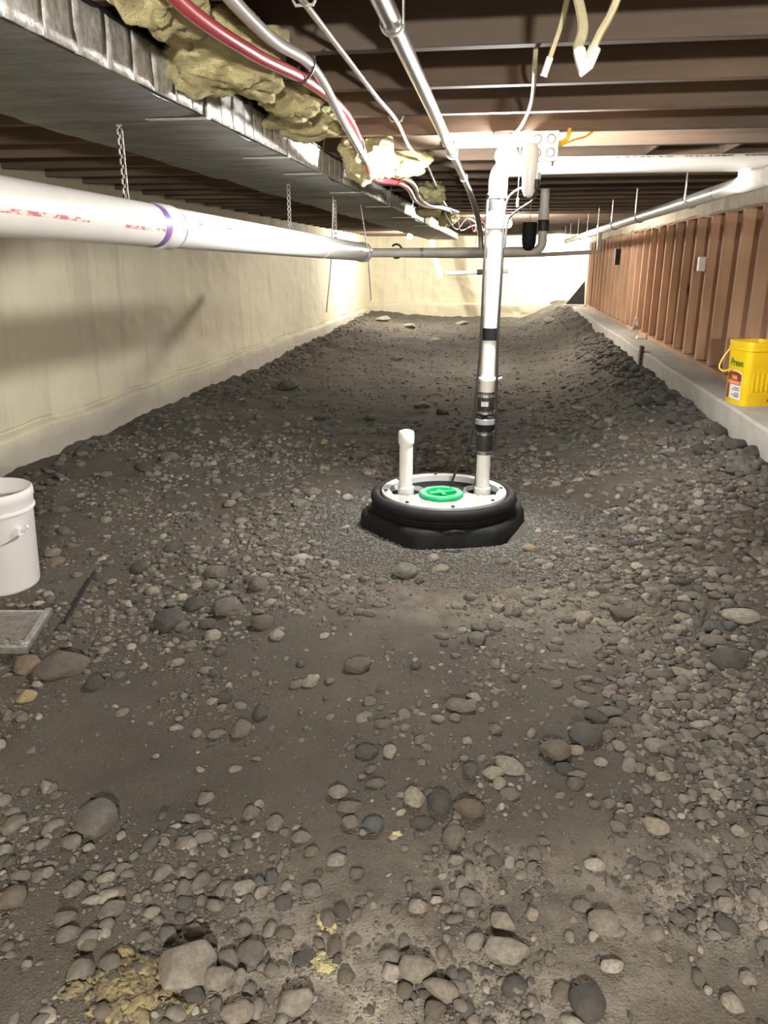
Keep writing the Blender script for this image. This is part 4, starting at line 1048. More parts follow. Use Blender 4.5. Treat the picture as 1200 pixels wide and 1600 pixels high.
# x, y, width, depth, thickness, tone, own label (only where a stone stands out)
STONES = [
    (-1.23, 1.855, 0.148, 0.103, 0.062, 'B', 'large flat brown-grey oval cobble just in front of the mesh tray'),
    (-1.338, 1.85, 0.068, 0.081, 0.042, 'T', 'tan angular stone beside the large oval cobble by the mesh tray'),
    (-1.247, 1.7, 0.053, 0.046, 0.028, 'Y', 'small pale yellow broken stone on bare dirt near the mesh tray'),
    (-0.82, 1.278, 0.086, 0.095, 0.054, 'G', 'lone grey kidney-shaped cobble lying on the bare smooth dirt'),
    (-0.478, 0.938, 0.102, 0.089, 0.063, 'P', 'largest smooth tan-grey cobble beside the yellow insulation clump'),
    (-0.414, 0.929, 0.049, 0.042, 0.031, 'P', 'rounded pinkish-grey stone leaning against the largest cobble'),
    (-0.417, 0.973, 0.035, 0.048, 0.022, 'G', 'upright grey stone touching the far side of the largest cobble'),
    (-0.383, 0.947, 0.021, 0.028, 0.013, 'P', ''),
    (-0.38, 0.996, 0.049, 0.055, 0.031, 'G', ''),
    (-0.364, 0.868, 0.055, 0.038, 0.033, 'P', ''),
    (-0.652, 0.915, 0.041, 0.041, 0.026, 'G', 'round grey stone lying beside the yellow insulation clump'),
    (-0.61, 0.931, 0.035, 0.04, 0.022, 'G', ''),
    (-0.551, 0.921, 0.028, 0.038, 0.017, 'B', 'brown stone poking out of the yellow insulation clump'),
    (-0.671, 1.055, 0.048, 0.029, 0.023, 'G', ''),
    (-0.663, 1.022, 0.028, 0.027, 0.017, 'G', ''),
    (-0.586, 1.011, 0.028, 0.017, 0.014, 'G', ''),
    (-0.724, 0.992, 0.042, 0.032, 0.026, 'G', ''),
    (-0.867, 1.047, 0.054, 0.054, 0.033, 'B', ''),
    (-0.746, 1.022, 0.038, 0.028, 0.023, 'B', ''),
    (-0.67, 0.97, 0.027, 0.026, 0.017, 'B', ''),
    (-0.441, 1.139, 0.045, 0.03, 0.024, 'P', 'pale blocky stone shaped like a short cylinder on open dirt'),
    (-0.473, 1.093, 0.024, 0.019, 0.015, 'G', ''),
    (-0.586, 1.232, 0.027, 0.026, 0.016, 'P', ''),
    (-0.497, 1.033, 0.033, 0.028, 0.02, 'G', ''),
    (-0.888, 1.105, 0.038, 0.026, 0.02, 'G', ''),
    (-0.843, 1.12, 0.028, 0.028, 0.017, 'P', ''),
    (-0.759, 1.129, 0.036, 0.02, 0.012, 'G', ''),
    (-0.72, 1.132, 0.038, 0.023, 0.018, 'P', ''),
    (-0.768, 1.085, 0.044, 0.03, 0.024, 'G', ''),
    (-0.719, 1.073, 0.037, 0.02, 0.016, 'W', ''),
    (-0.917, 1.186, 0.021, 0.021, 0.013, 'G', ''),
    (-0.803, 1.211, 0.024, 0.017, 0.013, 'P', ''),
    (-0.788, 1.622, 0.03, 0.017, 0.012, 'P', ''),
    (-0.733, 1.759, 0.032, 0.028, 0.018, 'P', ''),
    (-0.709, 1.779, 0.043, 0.045, 0.026, 'D', ''),
    (-0.612, 1.641, 0.053, 0.051, 0.033, 'B', ''),
    (-0.67, 1.62, 0.046, 0.025, 0.016, 'G', ''),
    (-0.918, 1.945, 0.05, 0.035, 0.022, 'P', ''),
    (-1.093, 1.794, 0.055, 0.065, 0.034, 'D', ''),
    (-0.409, 1.045, 0.03, 0.023, 0.019, 'G', ''),
    (-0.59, 1.125, 0.025, 0.015, 0.012, 'G', ''),
    (-0.811, 0.946, 0.023, 0.025, 0.014, 'G', ''),
    (-0.757, 0.918, 0.018, 0.019, 0.011, 'P', ''),
    (-0.67, 0.819, 0.03, 0.019, 0.016, 'G', ''),
    (-0.493, 1.349, 0.037, 0.03, 0.023, 'G', ''),
    (-0.281, 0.904, 0.064, 0.041, 0.035, 'P', 'broad pale cobble in a patch of white dust'),
    (-0.089, 0.998, 0.061, 0.048, 0.038, 'P', 'smooth round tan cobble above a pair of smaller stones'),
    (-0.14, 1.022, 0.038, 0.025, 0.021, 'G', ''),
    (-0.135, 0.989, 0.033, 0.031, 0.02, 'W', ''),
    (-0.043, 0.967, 0.061, 0.036, 0.031, 'P', 'broad flat tan cobble next to the smooth round one'),
    (-0.053, 0.931, 0.031, 0.039, 0.019, 'B', ''),
    (0.063, 1.059, 0.074, 0.043, 0.036, 'P', 'long pale smooth cobble above a cluster of small pebbles'),
    (0.057, 1.123, 0.045, 0.034, 0.028, 'P', ''),
    (-0.101, 1.137, 0.038, 0.028, 0.023, 'P', ''),
    (-0.277, 1.236, 0.044, 0.031, 0.025, 'P', ''),
    (-0.14, 1.432, 0.049, 0.057, 0.03, 'P', 'pale pitted stone in a row of three cobbles'),
    (-0.08, 1.425, 0.054, 0.063, 0.034, 'D', 'dark round stone in the middle of a row of three cobbles'),
    (-0.015, 1.414, 0.07, 0.05, 0.038, 'B', 'wedge-shaped brown stone at the end of a row of three'),
    (-0.117, 1.368, 0.055, 0.03, 0.015, 'D', ''),
    (-0.047, 1.335, 0.049, 0.051, 0.03, 'B', ''),
    (-0.218, 1.342, 0.047, 0.041, 0.029, 'U', 'blue-grey stone lying on dusty dirt near a yellow insulation scrap'),
    (-0.231, 1.465, 0.047, 0.028, 0.021, 'G', ''),
    (-0.313, 1.431, 0.041, 0.034, 0.025, 'P', ''),
    (-0.432, 1.327, 0.036, 0.037, 0.022, 'G', ''),
    (-0.365, 1.293, 0.041, 0.025, 0.019, 'G', ''),
    (-0.279, 1.383, 0.051, 0.029, 0.023, 'B', ''),
    (-0.271, 1.341, 0.036, 0.037, 0.022, 'G', ''),
    (-0.332, 1.255, 0.032, 0.021, 0.017, 'B', ''),
    (-0.399, 1.176, 0.028, 0.038, 0.017, 'U', 'upright blue-grey stone on open dirt beside a smaller flat one'),
    (-0.416, 1.159, 0.023, 0.03, 0.014, 'U', ''),
    (-0.23, 1.208, 0.028, 0.02, 0.016, 'G', ''),
    (-0.24, 1.107, 0.026, 0.035, 0.016, 'D', ''),
    (-0.264, 1.091, 0.028, 0.037, 0.018, 'B', ''),
    (-0.286, 1.0, 0.04, 0.022, 0.018, 'D', ''),
    (-0.241, 1.028, 0.027, 0.034, 0.017, 'B', ''),
    (-0.206, 1.048, 0.027, 0.015, 0.013, 'G', ''),
    (-0.206, 0.971, 0.03, 0.028, 0.019, 'B', ''),
    (-0.064, 1.812, 0.093, 0.051, 0.033, 'G', 'wide flat pinkish-grey stone half buried on open dirt'),
    (-0.11, 1.743, 0.037, 0.027, 0.019, 'P', ''),
    (-0.067, 1.755, 0.034, 0.027, 0.019, 'G', ''),
    (-0.016, 1.543, 0.039, 0.038, 0.024, 'D', ''),
    (0.035, 1.545, 0.051, 0.039, 0.029, 'P', ''),
    (0.072, 1.581, 0.076, 0.05, 0.037, 'P', 'pale lumpy cobble beside a smaller pale stone'),
    (-0.218, 1.584, 0.034, 0.043, 0.021, 'P', ''),
    (-0.274, 1.576, 0.056, 0.038, 0.028, 'D', 'dark thin slab of rock tilted up out of the dirt'),
    (-0.373, 1.994, 0.08, 0.057, 0.037, 'B', ''),
    (-0.584, 1.718, 0.041, 0.055, 0.025, 'D', ''),
    (0.039, 1.735, 0.033, 0.037, 0.021, 'G', ''),
    (-0.031, 1.661, 0.026, 0.027, 0.016, 'P', ''),
    (0.005, 1.169, 0.024, 0.019, 0.015, 'G', ''),
    (-0.105, 0.956, 0.028, 0.028, 0.017, 'B', ''),
    (-0.098, 0.934, 0.021, 0.018, 0.013, 'G', ''),
    (-0.04, 1.271, 0.034, 0.021, 0.017, 'P', ''),
    (-0.117, 1.057, 0.021, 0.025, 0.013, 'G', ''),
    (-0.057, 0.913, 0.02, 0.018, 0.013, 'G', ''),
    (-0.369, 1.008, 0.023, 0.031, 0.014, 'P', ''),
    (-0.027, 1.005, 0.022, 0.025, 0.013, 'B', ''),
    (-0.254, 1.514, 0.03, 0.023, 0.017, 'G', ''),
    (0.693, 2.064, 0.102, 0.094, 0.055, 'D', 'large dark cobble in the stony patch towards the concrete footing'),
    (0.567, 2.048, 0.084, 0.048, 0.029, 'P', 'long pale flat stone near the large dark cobble'),
    (0.496, 2.045, 0.077, 0.043, 0.024, 'G', ''),
    (0.343, 1.862, 0.069, 0.041, 0.027, 'G', ''),
    (0.295, 1.832, 0.068, 0.037, 0.024, 'D', ''),
    (0.263, 1.731, 0.075, 0.064, 0.044, 'D', 'dark pointed cobble next to a brown rounded one'),
    (0.187, 1.665, 0.076, 0.074, 0.047, 'B', 'brown rounded cobble next to a dark pointed one'),
    (0.203, 1.603, 0.043, 0.034, 0.024, 'D', ''),
    (0.234, 1.676, 0.038, 0.032, 0.023, 'P', ''),
    (0.291, 1.635, 0.031, 0.024, 0.017, 'P', ''),
    (0.425, 1.7, 0.044, 0.046, 0.027, 'P', ''),
    (0.456, 1.681, 0.044, 0.036, 0.025, 'G', ''),
    (0.379, 1.414, 0.055, 0.038, 0.028, 'P', 'pale oval stone tilted in a patch of whitish dust'),
    (0.537, 1.409, 0.029, 0.027, 0.018, 'P', ''),
    (0.507, 1.327, 0.031, 0.028, 0.019, 'G', ''),
    (0.14, 1.336, 0.027, 0.019, 0.015, 'G', ''),
    (0.238, 1.286, 0.038, 0.026, 0.02, 'W', 'whitish smooth egg-shaped stone alone on brown dirt'),
    (0.121, 1.3, 0.031, 0.024, 0.019, 'G', ''),
    (0.298, 1.404, 0.035, 0.029, 0.022, 'G', ''),
    (0.235, 1.13, 0.053, 0.047, 0.033, 'P', 'pale squarish cobble with a small stone tucked under its edge'),
    (0.204, 1.174, 0.036, 0.021, 0.017, 'G', ''),
    (0.24, 1.049, 0.037, 0.023, 0.019, 'W', ''),
    (0.153, 0.99, 0.027, 0.037, 0.017, 'B', 'long brown stone leaning on a big dark oval cobble'),
    (0.194, 0.973, 0.058, 0.062, 0.036, 'D', 'big dark brown oval cobble with a long stone beside it'),
    (0.164, 0.937, 0.034, 0.019, 0.016, 'P', ''),
    (0.468, 1.216, 0.029, 0.029, 0.018, 'P', ''),
    (0.535, 1.217, 0.021, 0.029, 0.013, 'P', ''),
    (0.373, 1.17, 0.03, 0.023, 0.019, 'G', ''),
    (0.322, 1.15, 0.028, 0.024, 0.017, 'G', ''),
    (0.108, 1.144, 0.024, 0.029, 0.015, 'P', ''),
    (0.463, 1.058, 0.026, 0.028, 0.016, 'P', ''),
    (0.422, 1.004, 0.035, 0.031, 0.022, 'P', ''),
    (0.391, 1.028, 0.013, 0.017, 0.008, 'W', ''),
    (0.379, 1.049, 0.024, 0.031, 0.015, 'B', ''),
    (0.137, 1.049, 0.02, 0.024, 0.012, 'G', ''),
    (0.503, 1.117, 0.024, 0.03, 0.015, 'G', ''),
    (0.526, 1.52, 0.026, 0.035, 0.016, 'P', ''),
    (0.576, 1.611, 0.03, 0.024, 0.017, 'G', ''),
    (0.494, 1.621, 0.033, 0.032, 0.021, 'G', ''),
    (0.456, 1.512, 0.023, 0.028, 0.014, 'P', ''),
    (0.379, 1.621, 0.034, 0.027, 0.02, 'G', ''),
    (0.223, 1.542, 0.036, 0.043, 0.022, 'B', ''),
    (0.232, 1.58, 0.045, 0.025, 0.017, 'G', ''),
    (0.487, 1.79, 0.036, 0.031, 0.021, 'G', ''),
    (0.454, 1.865, 0.024, 0.032, 0.015, 'W', ''),
    (0.357, 1.966, 0.04, 0.031, 0.02, 'P', ''),
    (0.381, 1.928, 0.049, 0.03, 0.02, 'G', ''),
    (0.299, 2.052, 0.045, 0.026, 0.016, 'G', ''),
    (0.292, 1.989, 0.051, 0.028, 0.018, 'G', ''),
    (0.183, 2.099, 0.05, 0.027, 0.015, 'G', ''),
    (0.237, 2.143, 0.039, 0.023, 0.014, 'P', ''),
    (0.353, 1.802, 0.043, 0.036, 0.024, 'G', ''),
    (0.317, 1.732, 0.036, 0.041, 0.022, 'B', ''),
    (0.341, 1.693, 0.035, 0.029, 0.02, 'P', ''),
    (0.568, 1.799, 0.033, 0.02, 0.013, 'P', ''),
    (0.544, 1.923, 0.038, 0.031, 0.019, 'G', ''),
    (0.508, 1.953, 0.042, 0.031, 0.02, 'P', ''),
    (0.574, 1.366, 0.029, 0.039, 0.018, 'G', ''),
    (0.288, 1.48, 0.028, 0.025, 0.018, 'G', ''),
    (0.256, 1.473, 0.026, 0.018, 0.014, 'G', ''),
    (0.462, 2.483, 0.096, 0.08, 0.044, 'B', 'wide brown-grey cobble resting above a thin flat stone'),
    (0.402, 2.437, 0.082, 0.045, 0.024, 'P', ''),
    (0.426, 2.381, 0.051, 0.036, 0.02, 'P', ''),
    (0.633, 2.387, 0.062, 0.052, 0.028, 'P', ''),
    (0.606, 2.316, 0.065, 0.044, 0.024, 'P', ''),
    (0.779, 2.278, 0.106, 0.077, 0.041, 'W', 'large white angular rock near the concrete footing'),
    (0.697, 2.285, 0.06, 0.058, 0.032, 'U', ''),
    (0.685, 2.193, 0.081, 0.054, 0.031, 'G', ''),
    (0.739, 2.257, 0.039, 0.047, 0.024, 'U', ''),
    (0.68, 2.609, 0.058, 0.043, 0.022, 'D', ''),
    (0.634, 2.586, 0.049, 0.042, 0.021, 'G', ''),
    (0.699, 2.418, 0.046, 0.051, 0.027, 'G', ''),
    (0.804, 2.375, 0.045, 0.06, 0.028, 'G', ''),
    (0.757, 2.507, 0.06, 0.042, 0.021, 'P', ''),
    (0.746, 2.458, 0.059, 0.04, 0.02, 'G', ''),
    (0.775, 2.637, 0.054, 0.038, 0.018, 'P', ''),
    (0.802, 2.596, 0.044, 0.045, 0.021, 'G', ''),
    (0.697, 2.507, 0.069, 0.038, 0.017, 'G', ''),
    (0.743, 2.961, 0.07, 0.083, 0.036, 'G', ''),
    (0.587, 3.164, 0.081, 0.069, 0.03, 'P', ''),
    (0.649, 2.783, 0.057, 0.04, 0.019, 'P', ''),
    (0.167, 2.994, 0.068, 0.061, 0.029, 'T', 'tan rounded stone at the edge of the fine gravel ring'),
    (0.555, 2.791, 0.043, 0.047, 0.023, 'W', ''),
    (1.097, 5.13, 0.148, 0.2, 0.073, 'K', 'dark earth-covered boulder against the concrete footing near its stake'),
    (0.98, 5.237, 0.127, 0.171, 0.079, 'K', 'second dark earth-covered boulder beside the one at the footing'),
    (0.905, 4.24, 0.076, 0.103, 0.039, 'G', ''),
    (0.876, 3.083, 0.067, 0.073, 0.029, 'G', ''),
    (0.634, 2.968, 0.046, 0.061, 0.028, 'P', ''),
    (0.913, 2.621, 0.048, 0.065, 0.03, 'G', ''),
    (0.729, 2.632, 0.027, 0.03, 0.014, 'W', ''),
    (0.758, 2.839, 0.072, 0.043, 0.019, 'P', ''),
    (0.639, 3.104, 0.058, 0.048, 0.021, 'W', ''),
    (0.333, 2.465, 0.061, 0.057, 0.032, 'P', ''),
    (0.442, 2.671, 0.037, 0.032, 0.017, 'G', ''),
    (0.379, 2.61, 0.046, 0.031, 0.017, 'P', ''),
    (0.519, 2.652, 0.055, 0.03, 0.013, 'P', ''),
    (0.397, 2.311, 0.062, 0.045, 0.026, 'G', ''),
    (0.282, 2.442, 0.052, 0.031, 0.017, 'G', ''),
    (0.154, 2.463, 0.031, 0.04, 0.019, 'P', ''),
    (1.063, 4.637, 0.127, 0.172, 0.066, 'K', ''),
    (1.116, 4.48, 0.13, 0.175, 0.069, 'K', ''),
    (1.174, 4.237, 0.116, 0.157, 0.06, 'K', ''),
    (1.178, 3.896, 0.107, 0.144, 0.06, 'K', ''),
    (1.217, 3.745, 0.091, 0.122, 0.053, 'K', ''),
    (1.025, 3.893, 0.095, 0.128, 0.041, 'K', ''),
    (1.056, 3.438, 0.067, 0.091, 0.031, 'D', ''),
    (1.095, 3.376, 0.06, 0.082, 0.031, 'D', ''),
    (-0.876, 2.321, 0.102, 0.095, 0.053, 'G', 'broad grey cobble with a pale crusted top in the rubble'),
    (-1.043, 2.195, 0.094, 0.127, 0.058, 'D', 'dark blocky cobble in the rubble beyond the mesh tray'),
    (-1.021, 2.349, 0.063, 0.085, 0.039, 'D', 'dark upright pointed stone next to the dark blocky cobble'),
    (-1.024, 2.519, 0.062, 0.073, 0.038, 'G', ''),
    (-1.044, 2.636, 0.079, 0.086, 0.044, 'G', ''),
    (-0.834, 2.506, 0.075, 0.085, 0.045, 'B', ''),
    (-0.723, 2.21, 0.08, 0.075, 0.044, 'B', ''),
    (-0.873, 2.126, 0.058, 0.062, 0.036, 'P', ''),
    (-0.997, 2.175, 0.059, 0.047, 0.027, 'G', ''),
    (-1.103, 2.431, 0.051, 0.049, 0.026, 'W', ''),
    (-0.919, 2.207, 0.055, 0.053, 0.031, 'D', ''),
    (-1.875, 6.757, 0.197, 0.266, 0.093, 'D', 'solitary dark rock on open dirt towards the foam wall'),
    (-0.814, 4.542, 0.103, 0.139, 0.051, 'G', 'rounded grey stone on the rubble beyond the sump basin'),
    (-1.861, 4.117, 0.097, 0.131, 0.054, 'G', ''),
    (-1.917, 3.914, 0.093, 0.117, 0.04, 'D', ''),
    (-1.291, 3.494, 0.064, 0.086, 0.036, 'T', ''),
    (-1.143, 3.247, 0.065, 0.055, 0.024, 'P', ''),
    (-0.749, 2.779, 0.077, 0.058, 0.029, 'W', ''),
    (-0.742, 2.653, 0.054, 0.053, 0.028, 'P', ''),
    (-0.927, 2.823, 0.037, 0.049, 0.023, 'T', ''),
    (-0.936, 3.512, 0.069, 0.094, 0.043, 'G', ''),
    (-0.906, 3.699, 0.079, 0.093, 0.037, 'G', ''),
    (-0.705, 3.582, 0.051, 0.069, 0.031, 'W', ''),
    (-1.007, 3.723, 0.04, 0.054, 0.025, 'P', ''),
    (-1.118, 4.872, 0.059, 0.08, 0.037, 'Y', ''),
    (-1.114, 2.944, 0.038, 0.052, 0.024, 'P', ''),
    (-1.309, 2.838, 0.059, 0.079, 0.036, 'D', ''),
    (-1.355, 2.629, 0.06, 0.081, 0.037, 'D', ''),
    (-1.228, 2.465, 0.047, 0.06, 0.029, 'P', ''),
    (-0.659, 2.142, 0.045, 0.051, 0.028, 'P', ''),
    (-1.178, 3.664, 0.066, 0.067, 0.026, 'G', ''),
    (-1.688, 2.59, 0.085, 0.069, 0.032, 'T', 'flat tan slab beside the white bucket'),
    (-1.738, 2.667, 0.062, 0.064, 0.029, 'P', 'pale chipped stone just beyond the tan slab by the bucket'),
    (-1.813, 2.89, 0.05, 0.067, 0.031, 'G', ''),
    (-1.722, 3.076, 0.046, 0.061, 0.025, 'P', ''),
    (-1.261, 2.392, 0.065, 0.049, 0.026, 'D', ''),
    (-1.476, 2.53, 0.039, 0.053, 0.024, 'D', ''),
    (-1.413, 2.507, 0.048, 0.039, 0.019, 'P', ''),
    (-1.593, 2.728, 0.037, 0.041, 0.019, 'G', ''),
    (-1.977, 3.141, 0.083, 0.079, 0.031, 'B', ''),
    (-2.218, 3.36, 0.063, 0.07, 0.025, 'G', ''),
    (-1.33, 2.247, 0.031, 0.042, 0.019, 'G', ''),
    (-1.334, 2.144, 0.047, 0.037, 0.02, 'B', ''),
    (-1.193, 2.053, 0.033, 0.028, 0.016, 'P', ''),
    (-1.05, 1.849, 0.037, 0.029, 0.018, 'G', ''),
    (-0.32, 2.684, 0.102, 0.112, 0.058, 'G', 'squat grey cobble at the front edge of the fine gravel ring'),
    (-0.22, 2.828, 0.051, 0.057, 0.028, 'P', ''),
    (-0.18, 2.739, 0.064, 0.046, 0.024, 'P', ''),
    (0.04, 2.474, 0.045, 0.052, 0.028, 'P', ''),
    (-0.026, 2.257, 0.062, 0.061, 0.036, 'G', ''),
    (-0.139, 2.251, 0.046, 0.033, 0.02, 'G', ''),
    (-0.08, 2.304, 0.038, 0.035, 0.02, 'P', ''),
    (-0.524, 2.601, 0.043, 0.043, 0.023, 'P', ''),
    (0.205, 2.857, 0.05, 0.04, 0.02, 'P', ''),
    (-0.427, 2.326, 0.043, 0.036, 0.021, 'G', ''),
    (-0.529, 4.764, 0.09, 0.122, 0.046, 'G', ''),
    (-0.783, 5.375, 0.083, 0.112, 0.044, 'G', ''),
    (-0.423, 6.099, 0.113, 0.152, 0.066, 'D', ''),
    (-0.598, 6.317, 0.128, 0.172, 0.06, 'G', ''),
    (-0.945, 5.795, 0.089, 0.12, 0.04, 'G', ''),
    (0.441, 4.886, 0.073, 0.099, 0.033, 'G', ''),
    (0.629, 5.899, 0.106, 0.143, 0.039, 'P', ''),
    (0.71, 5.224, 0.086, 0.116, 0.041, 'G', ''),
    (0.342, 4.0, 0.054, 0.064, 0.024, 'P', ''),
    (0.548, 4.089, 0.062, 0.076, 0.027, 'P', ''),
    (0.705, 3.679, 0.055, 0.066, 0.025, 'G', ''),
    (-2.385, 4.099, 0.09, 0.122, 0.042, 'D', ''),
    (-2.043, 3.705, 0.075, 0.094, 0.033, 'G', ''),
    (-1.847, 3.488, 0.058, 0.069, 0.026, 'G', ''),
    (-1.397, 3.285, 0.067, 0.07, 0.029, 'G', ''),
    (-1.374, 4.624, 0.073, 0.099, 0.033, 'G', ''),
    (-1.329, 5.707, 0.089, 0.12, 0.039, 'D', ''),
    (-1.196, 9.272, 0.139, 0.187, 0.055, 'G', ''),
    (-0.905, 11.369, 0.167, 0.226, 0.06, 'P', ''),
    (0.539, 9.234, 0.134, 0.181, 0.054, 'D', ''),
    (-1.49, 13.221, 0.216, 0.292, 0.078, 'P', ''),
    (-0.661, 13.871, 0.202, 0.273, 0.072, 'P', ''),
    (-1.99, 13.651, 0.246, 0.332, 0.081, 'P', ''),
    (0.808, 12.795, 0.203, 0.275, 0.073, 'P', ''),
]
# things that the labels of the lesser stones refer to
LANDMARKS = [
    (-1.23, 1.855, 'the large flat oval cobble'),
    (-1.247, 1.7, 'the pale yellow broken stone'),
    (-0.82, 1.278, 'the lone kidney-shaped cobble'),
    (-0.478, 0.938, 'the largest tan-grey cobble'),
    (-0.441, 1.139, 'the pale cylinder-like stone'),
    (-0.281, 0.904, 'the broad pale dusty cobble'),
    (-0.089, 0.998, 'the smooth round tan cobble'),
    (0.063, 1.059, 'the long pale smooth cobble'),
    (-0.08, 1.425, 'the row of three cobbles'),
    (-0.218, 1.342, 'the blue-grey stone in dust'),
    (-0.399, 1.176, 'the upright blue-grey stone'),
    (-0.064, 1.812, 'the wide flat pinkish stone'),
    (0.072, 1.581, 'the pale lumpy cobble'),
    (-0.274, 1.576, 'the dark tilted slab'),
    (0.693, 2.064, 'the large dark rubble cobble'),
    (0.187, 1.665, 'the brown rounded cobble'),
    (0.379, 1.414, 'the tilted pale oval stone'),
    (0.238, 1.286, 'the whitish egg-shaped stone'),
    (0.235, 1.13, 'the pale squarish cobble'),
    (0.194, 0.973, 'the big dark oval cobble'),
    (0.462, 2.483, 'the wide brown-grey cobble'),
    (0.779, 2.278, 'the large white angular rock'),
    (0.167, 2.994, 'the tan stone by the gravel'),
    (1.097, 5.13, 'the boulders at the footing'),
    (-0.876, 2.321, 'the crusted broad grey cobble'),
    (-1.043, 2.195, 'the dark blocky cobble'),
    (-1.875, 6.757, 'the solitary dark rock'),
    (-0.814, 4.542, 'the grey stone beyond the basin'),
    (-1.688, 2.59, 'the flat tan slab'),
    (-0.32, 2.684, 'the squat cobble before the basin'),
    (-0.21, 3.28, 'the sump basin'),
    (-1.5, 2.05, 'the mesh tray'),
    (-1.77, 2.4, 'the white bucket'),
    (-1.43, 2.3, 'the thin black rod'),
    (1.25, 4.35, 'the footing under the yellow pail'),
    (1.2, 6.9, 'the dark footing stake'),
    (-2.4, 4.5, 'the foam wall footing'),
    (-0.5, 11.5, 'the far bare dirt'),
    (0, 14.8, 'the end wall'),
]
CLUMP = (-0.561, 0.896)
SCRAPS = [((-0.26, 1.0), 0.03, 5, 'bright yellow fibreglass scrap lying on a dark stone in dusty dirt', 3), ((-0.272, 1.087), 0.026, 4, 'yellow fibreglass scrap stuck to a brown stone on open dirt', 4), ((-0.166, 1.33), 0.02, 3, 'tiny yellow fibreglass scrap beside a patch of white dust', 5), ((-0.113, 3.072), 0.02, 2, 'tiny yellow-green scrap on the gravel before the sump basin', 6)]
scraps('insulation_clump', 'dirty yellow fibreglass clump trodden into the dirt beside the largest cobble', CLUMP, (0.095, 0.05), 110, 0.015, 'fibre_dirty', 1)
for (p, s, n, lab, sd) in SCRAPS:
    scraps('insulation_scrap', lab, p, (s * 0.5, s * 0.35), n, s * 0.42, 'fibre', sd)

# ================================================================== BUCKETS, TRAY, BOTTLE
def bucket(x, y):
    z0 = gz(x, y) - 0.01
    t = thing('plastic_bucket', 'white round plastic bucket with a wire handle behind the mesh tray', 'bucket', (x, y, z0))
    bb = MB()
    out = [(0.0, 0.0), (0.118, 0.0), (0.128, 0.006), (0.132, 0.015), (0.1445, 0.30), (0.1475, 0.305), (0.149, 0.335), (0.1525, 0.34), (0.1525, 0.358), (0.150, 0.368), (0.147, 0.37), (0.1435, 0.366)]
    inn = [(0.139, 0.30), (0.127, 0.02), (0.0, 0.012)]
    bb.lathe([(r, h + z0) for r, h in out + inn], (x, y, 0), 64)
    bb.build('body', 'white_paint', t, smooth=True)
    bb = MB(); bb.lathe([(0.1455, z0 + 0.292), (0.1515, z0 + 0.295), (0.1515, z0 + 0.303), (0.1465, z0 + 0.306)], (x, y, 0), 64); bb.build('lip_ring', 'white_paint', t, smooth=True)
    # bail ears and the wire handle folded down on the near side
    ha = math.radians(-20)
    for s_ in (0, PI):
        a = ha + s_
        e = (x + 0.147 * math.cos(a), y + 0.147 * math.sin(a), z0 + 0.235)
        bb = MB(); bb.box(e, (0.022, 0.022, 0.034), Matrix.Rotation(a, 3, 'Z')); bb.build('handle_ear', 'white_paint', t, bevel=0.004)
        bb = MB(); bb.tube([(x + 0.143 * math.cos(a), y + 0.143 * math.sin(a), z0 + 0.225), (x + 0.172 * math.cos(a + 0.12), y + 0.172 * math.sin(a + 0.12), z0 + 0.252)], 0.006, 10); bb.build('handle_peg', 'white_paint', t, smooth=True)
    pts = []
    for k in range(25):
        a = ha - PI * k / 24
        r = 0.155 + 0.01 * math.sin(PI * k / 24)
        pts.append((x + r * math.cos(a), y + r * math.sin(a), z0 + 0.225 - 0.05 * math.sin(PI * k / 24)))
    bb = MB(); bb.tube(pts, 0.0022, 8); bb.build('wire_handle', 'wire', t, smooth=True)
    return t
bucket(-1.765, 2.37)

# mesh tray
tx, ty = -1.373, 1.90
tz = max(gz(-1.45, 1.95), gz(-1.5, 2.15), gz(-1.35, 2.1)) + 0.008
tray = thing('mesh_tray', 'galvanised steel frame tray with expanded metal mesh beside the white bucket', 'tray', (tx, ty, tz))
ax = Vector((-1, -0.14, 0)).normalized(); ay = Vector((-0.27, 0.96, 0)).normalized()
LX, LY = 0.56, 0.25
def tp(u, v, h): return Vector((tx, ty, tz)) + ax * u + ay * v + Vector((0, 0, h))
def bar(u0, v0, u1, v1, w, h, name, mat, h0=0.0):
    A_, B_ = tp(u0, v0, h0 + h / 2), tp(u1, v1, h0 + h / 2)
    d = (B_ - A_); L = d.length; a = math.atan2(d.y, d.x)
    bb = MB(); bb.box((A_ + B_) / 2, (L + w, w, h), Matrix.Rotation(a, 3, 'Z')); return bb.build(name, mat, tray, bevel=0.002)
bar(0, 0, 0, LY, 0.022, 0.02, 'frame_bar', 'galv', 0.012)
bar(0, LY, LX, LY, 0.016, 0.014, 'frame_bar', 'galv', 0.012)
bar(0, 0, LX, 0, 0.016, 0.024, 'frame_bar', 'galv', 0.004)
bar(LX, 0, LX, LY, 0.022, 0.02, 'frame_bar', 'galv', 0.012)
bar(-0.004, 0.008, -0.004, LY, 0.006, 0.006, 'frame_lip', 'galv', 0.032)
for (u, v) in ((0.012, 0.012), (0.06, 0.012)):
    bb = MB(); bb.box(tp(u, v, 0.024), (0.012, 0.012, 0.03)); bb.build('corner_clip', 'galv', tray, bevel=0.002)
bb = MB()
nU, nV = 30, 22
for i in range(nV):
    v0 = LY * i / nV
    for s_ in (1, -1):
        pts = []
        for k in range(2 * nU + 1):
            u = LX * k / (2 * nU)
            off = (k % 2) * (LY / nV) * 0.5 * s_ + (LY / nV) * 0.5
            pts.append(tp(u, v0 + off, 0.022 + 0.002 * (k % 2)))
        bb.tube(pts, 0.0013, 4, cap=False)
o = bb.build('mesh_panel', 'steel_dull', tray)
o['kind'] = 'stuff'
b = MB()
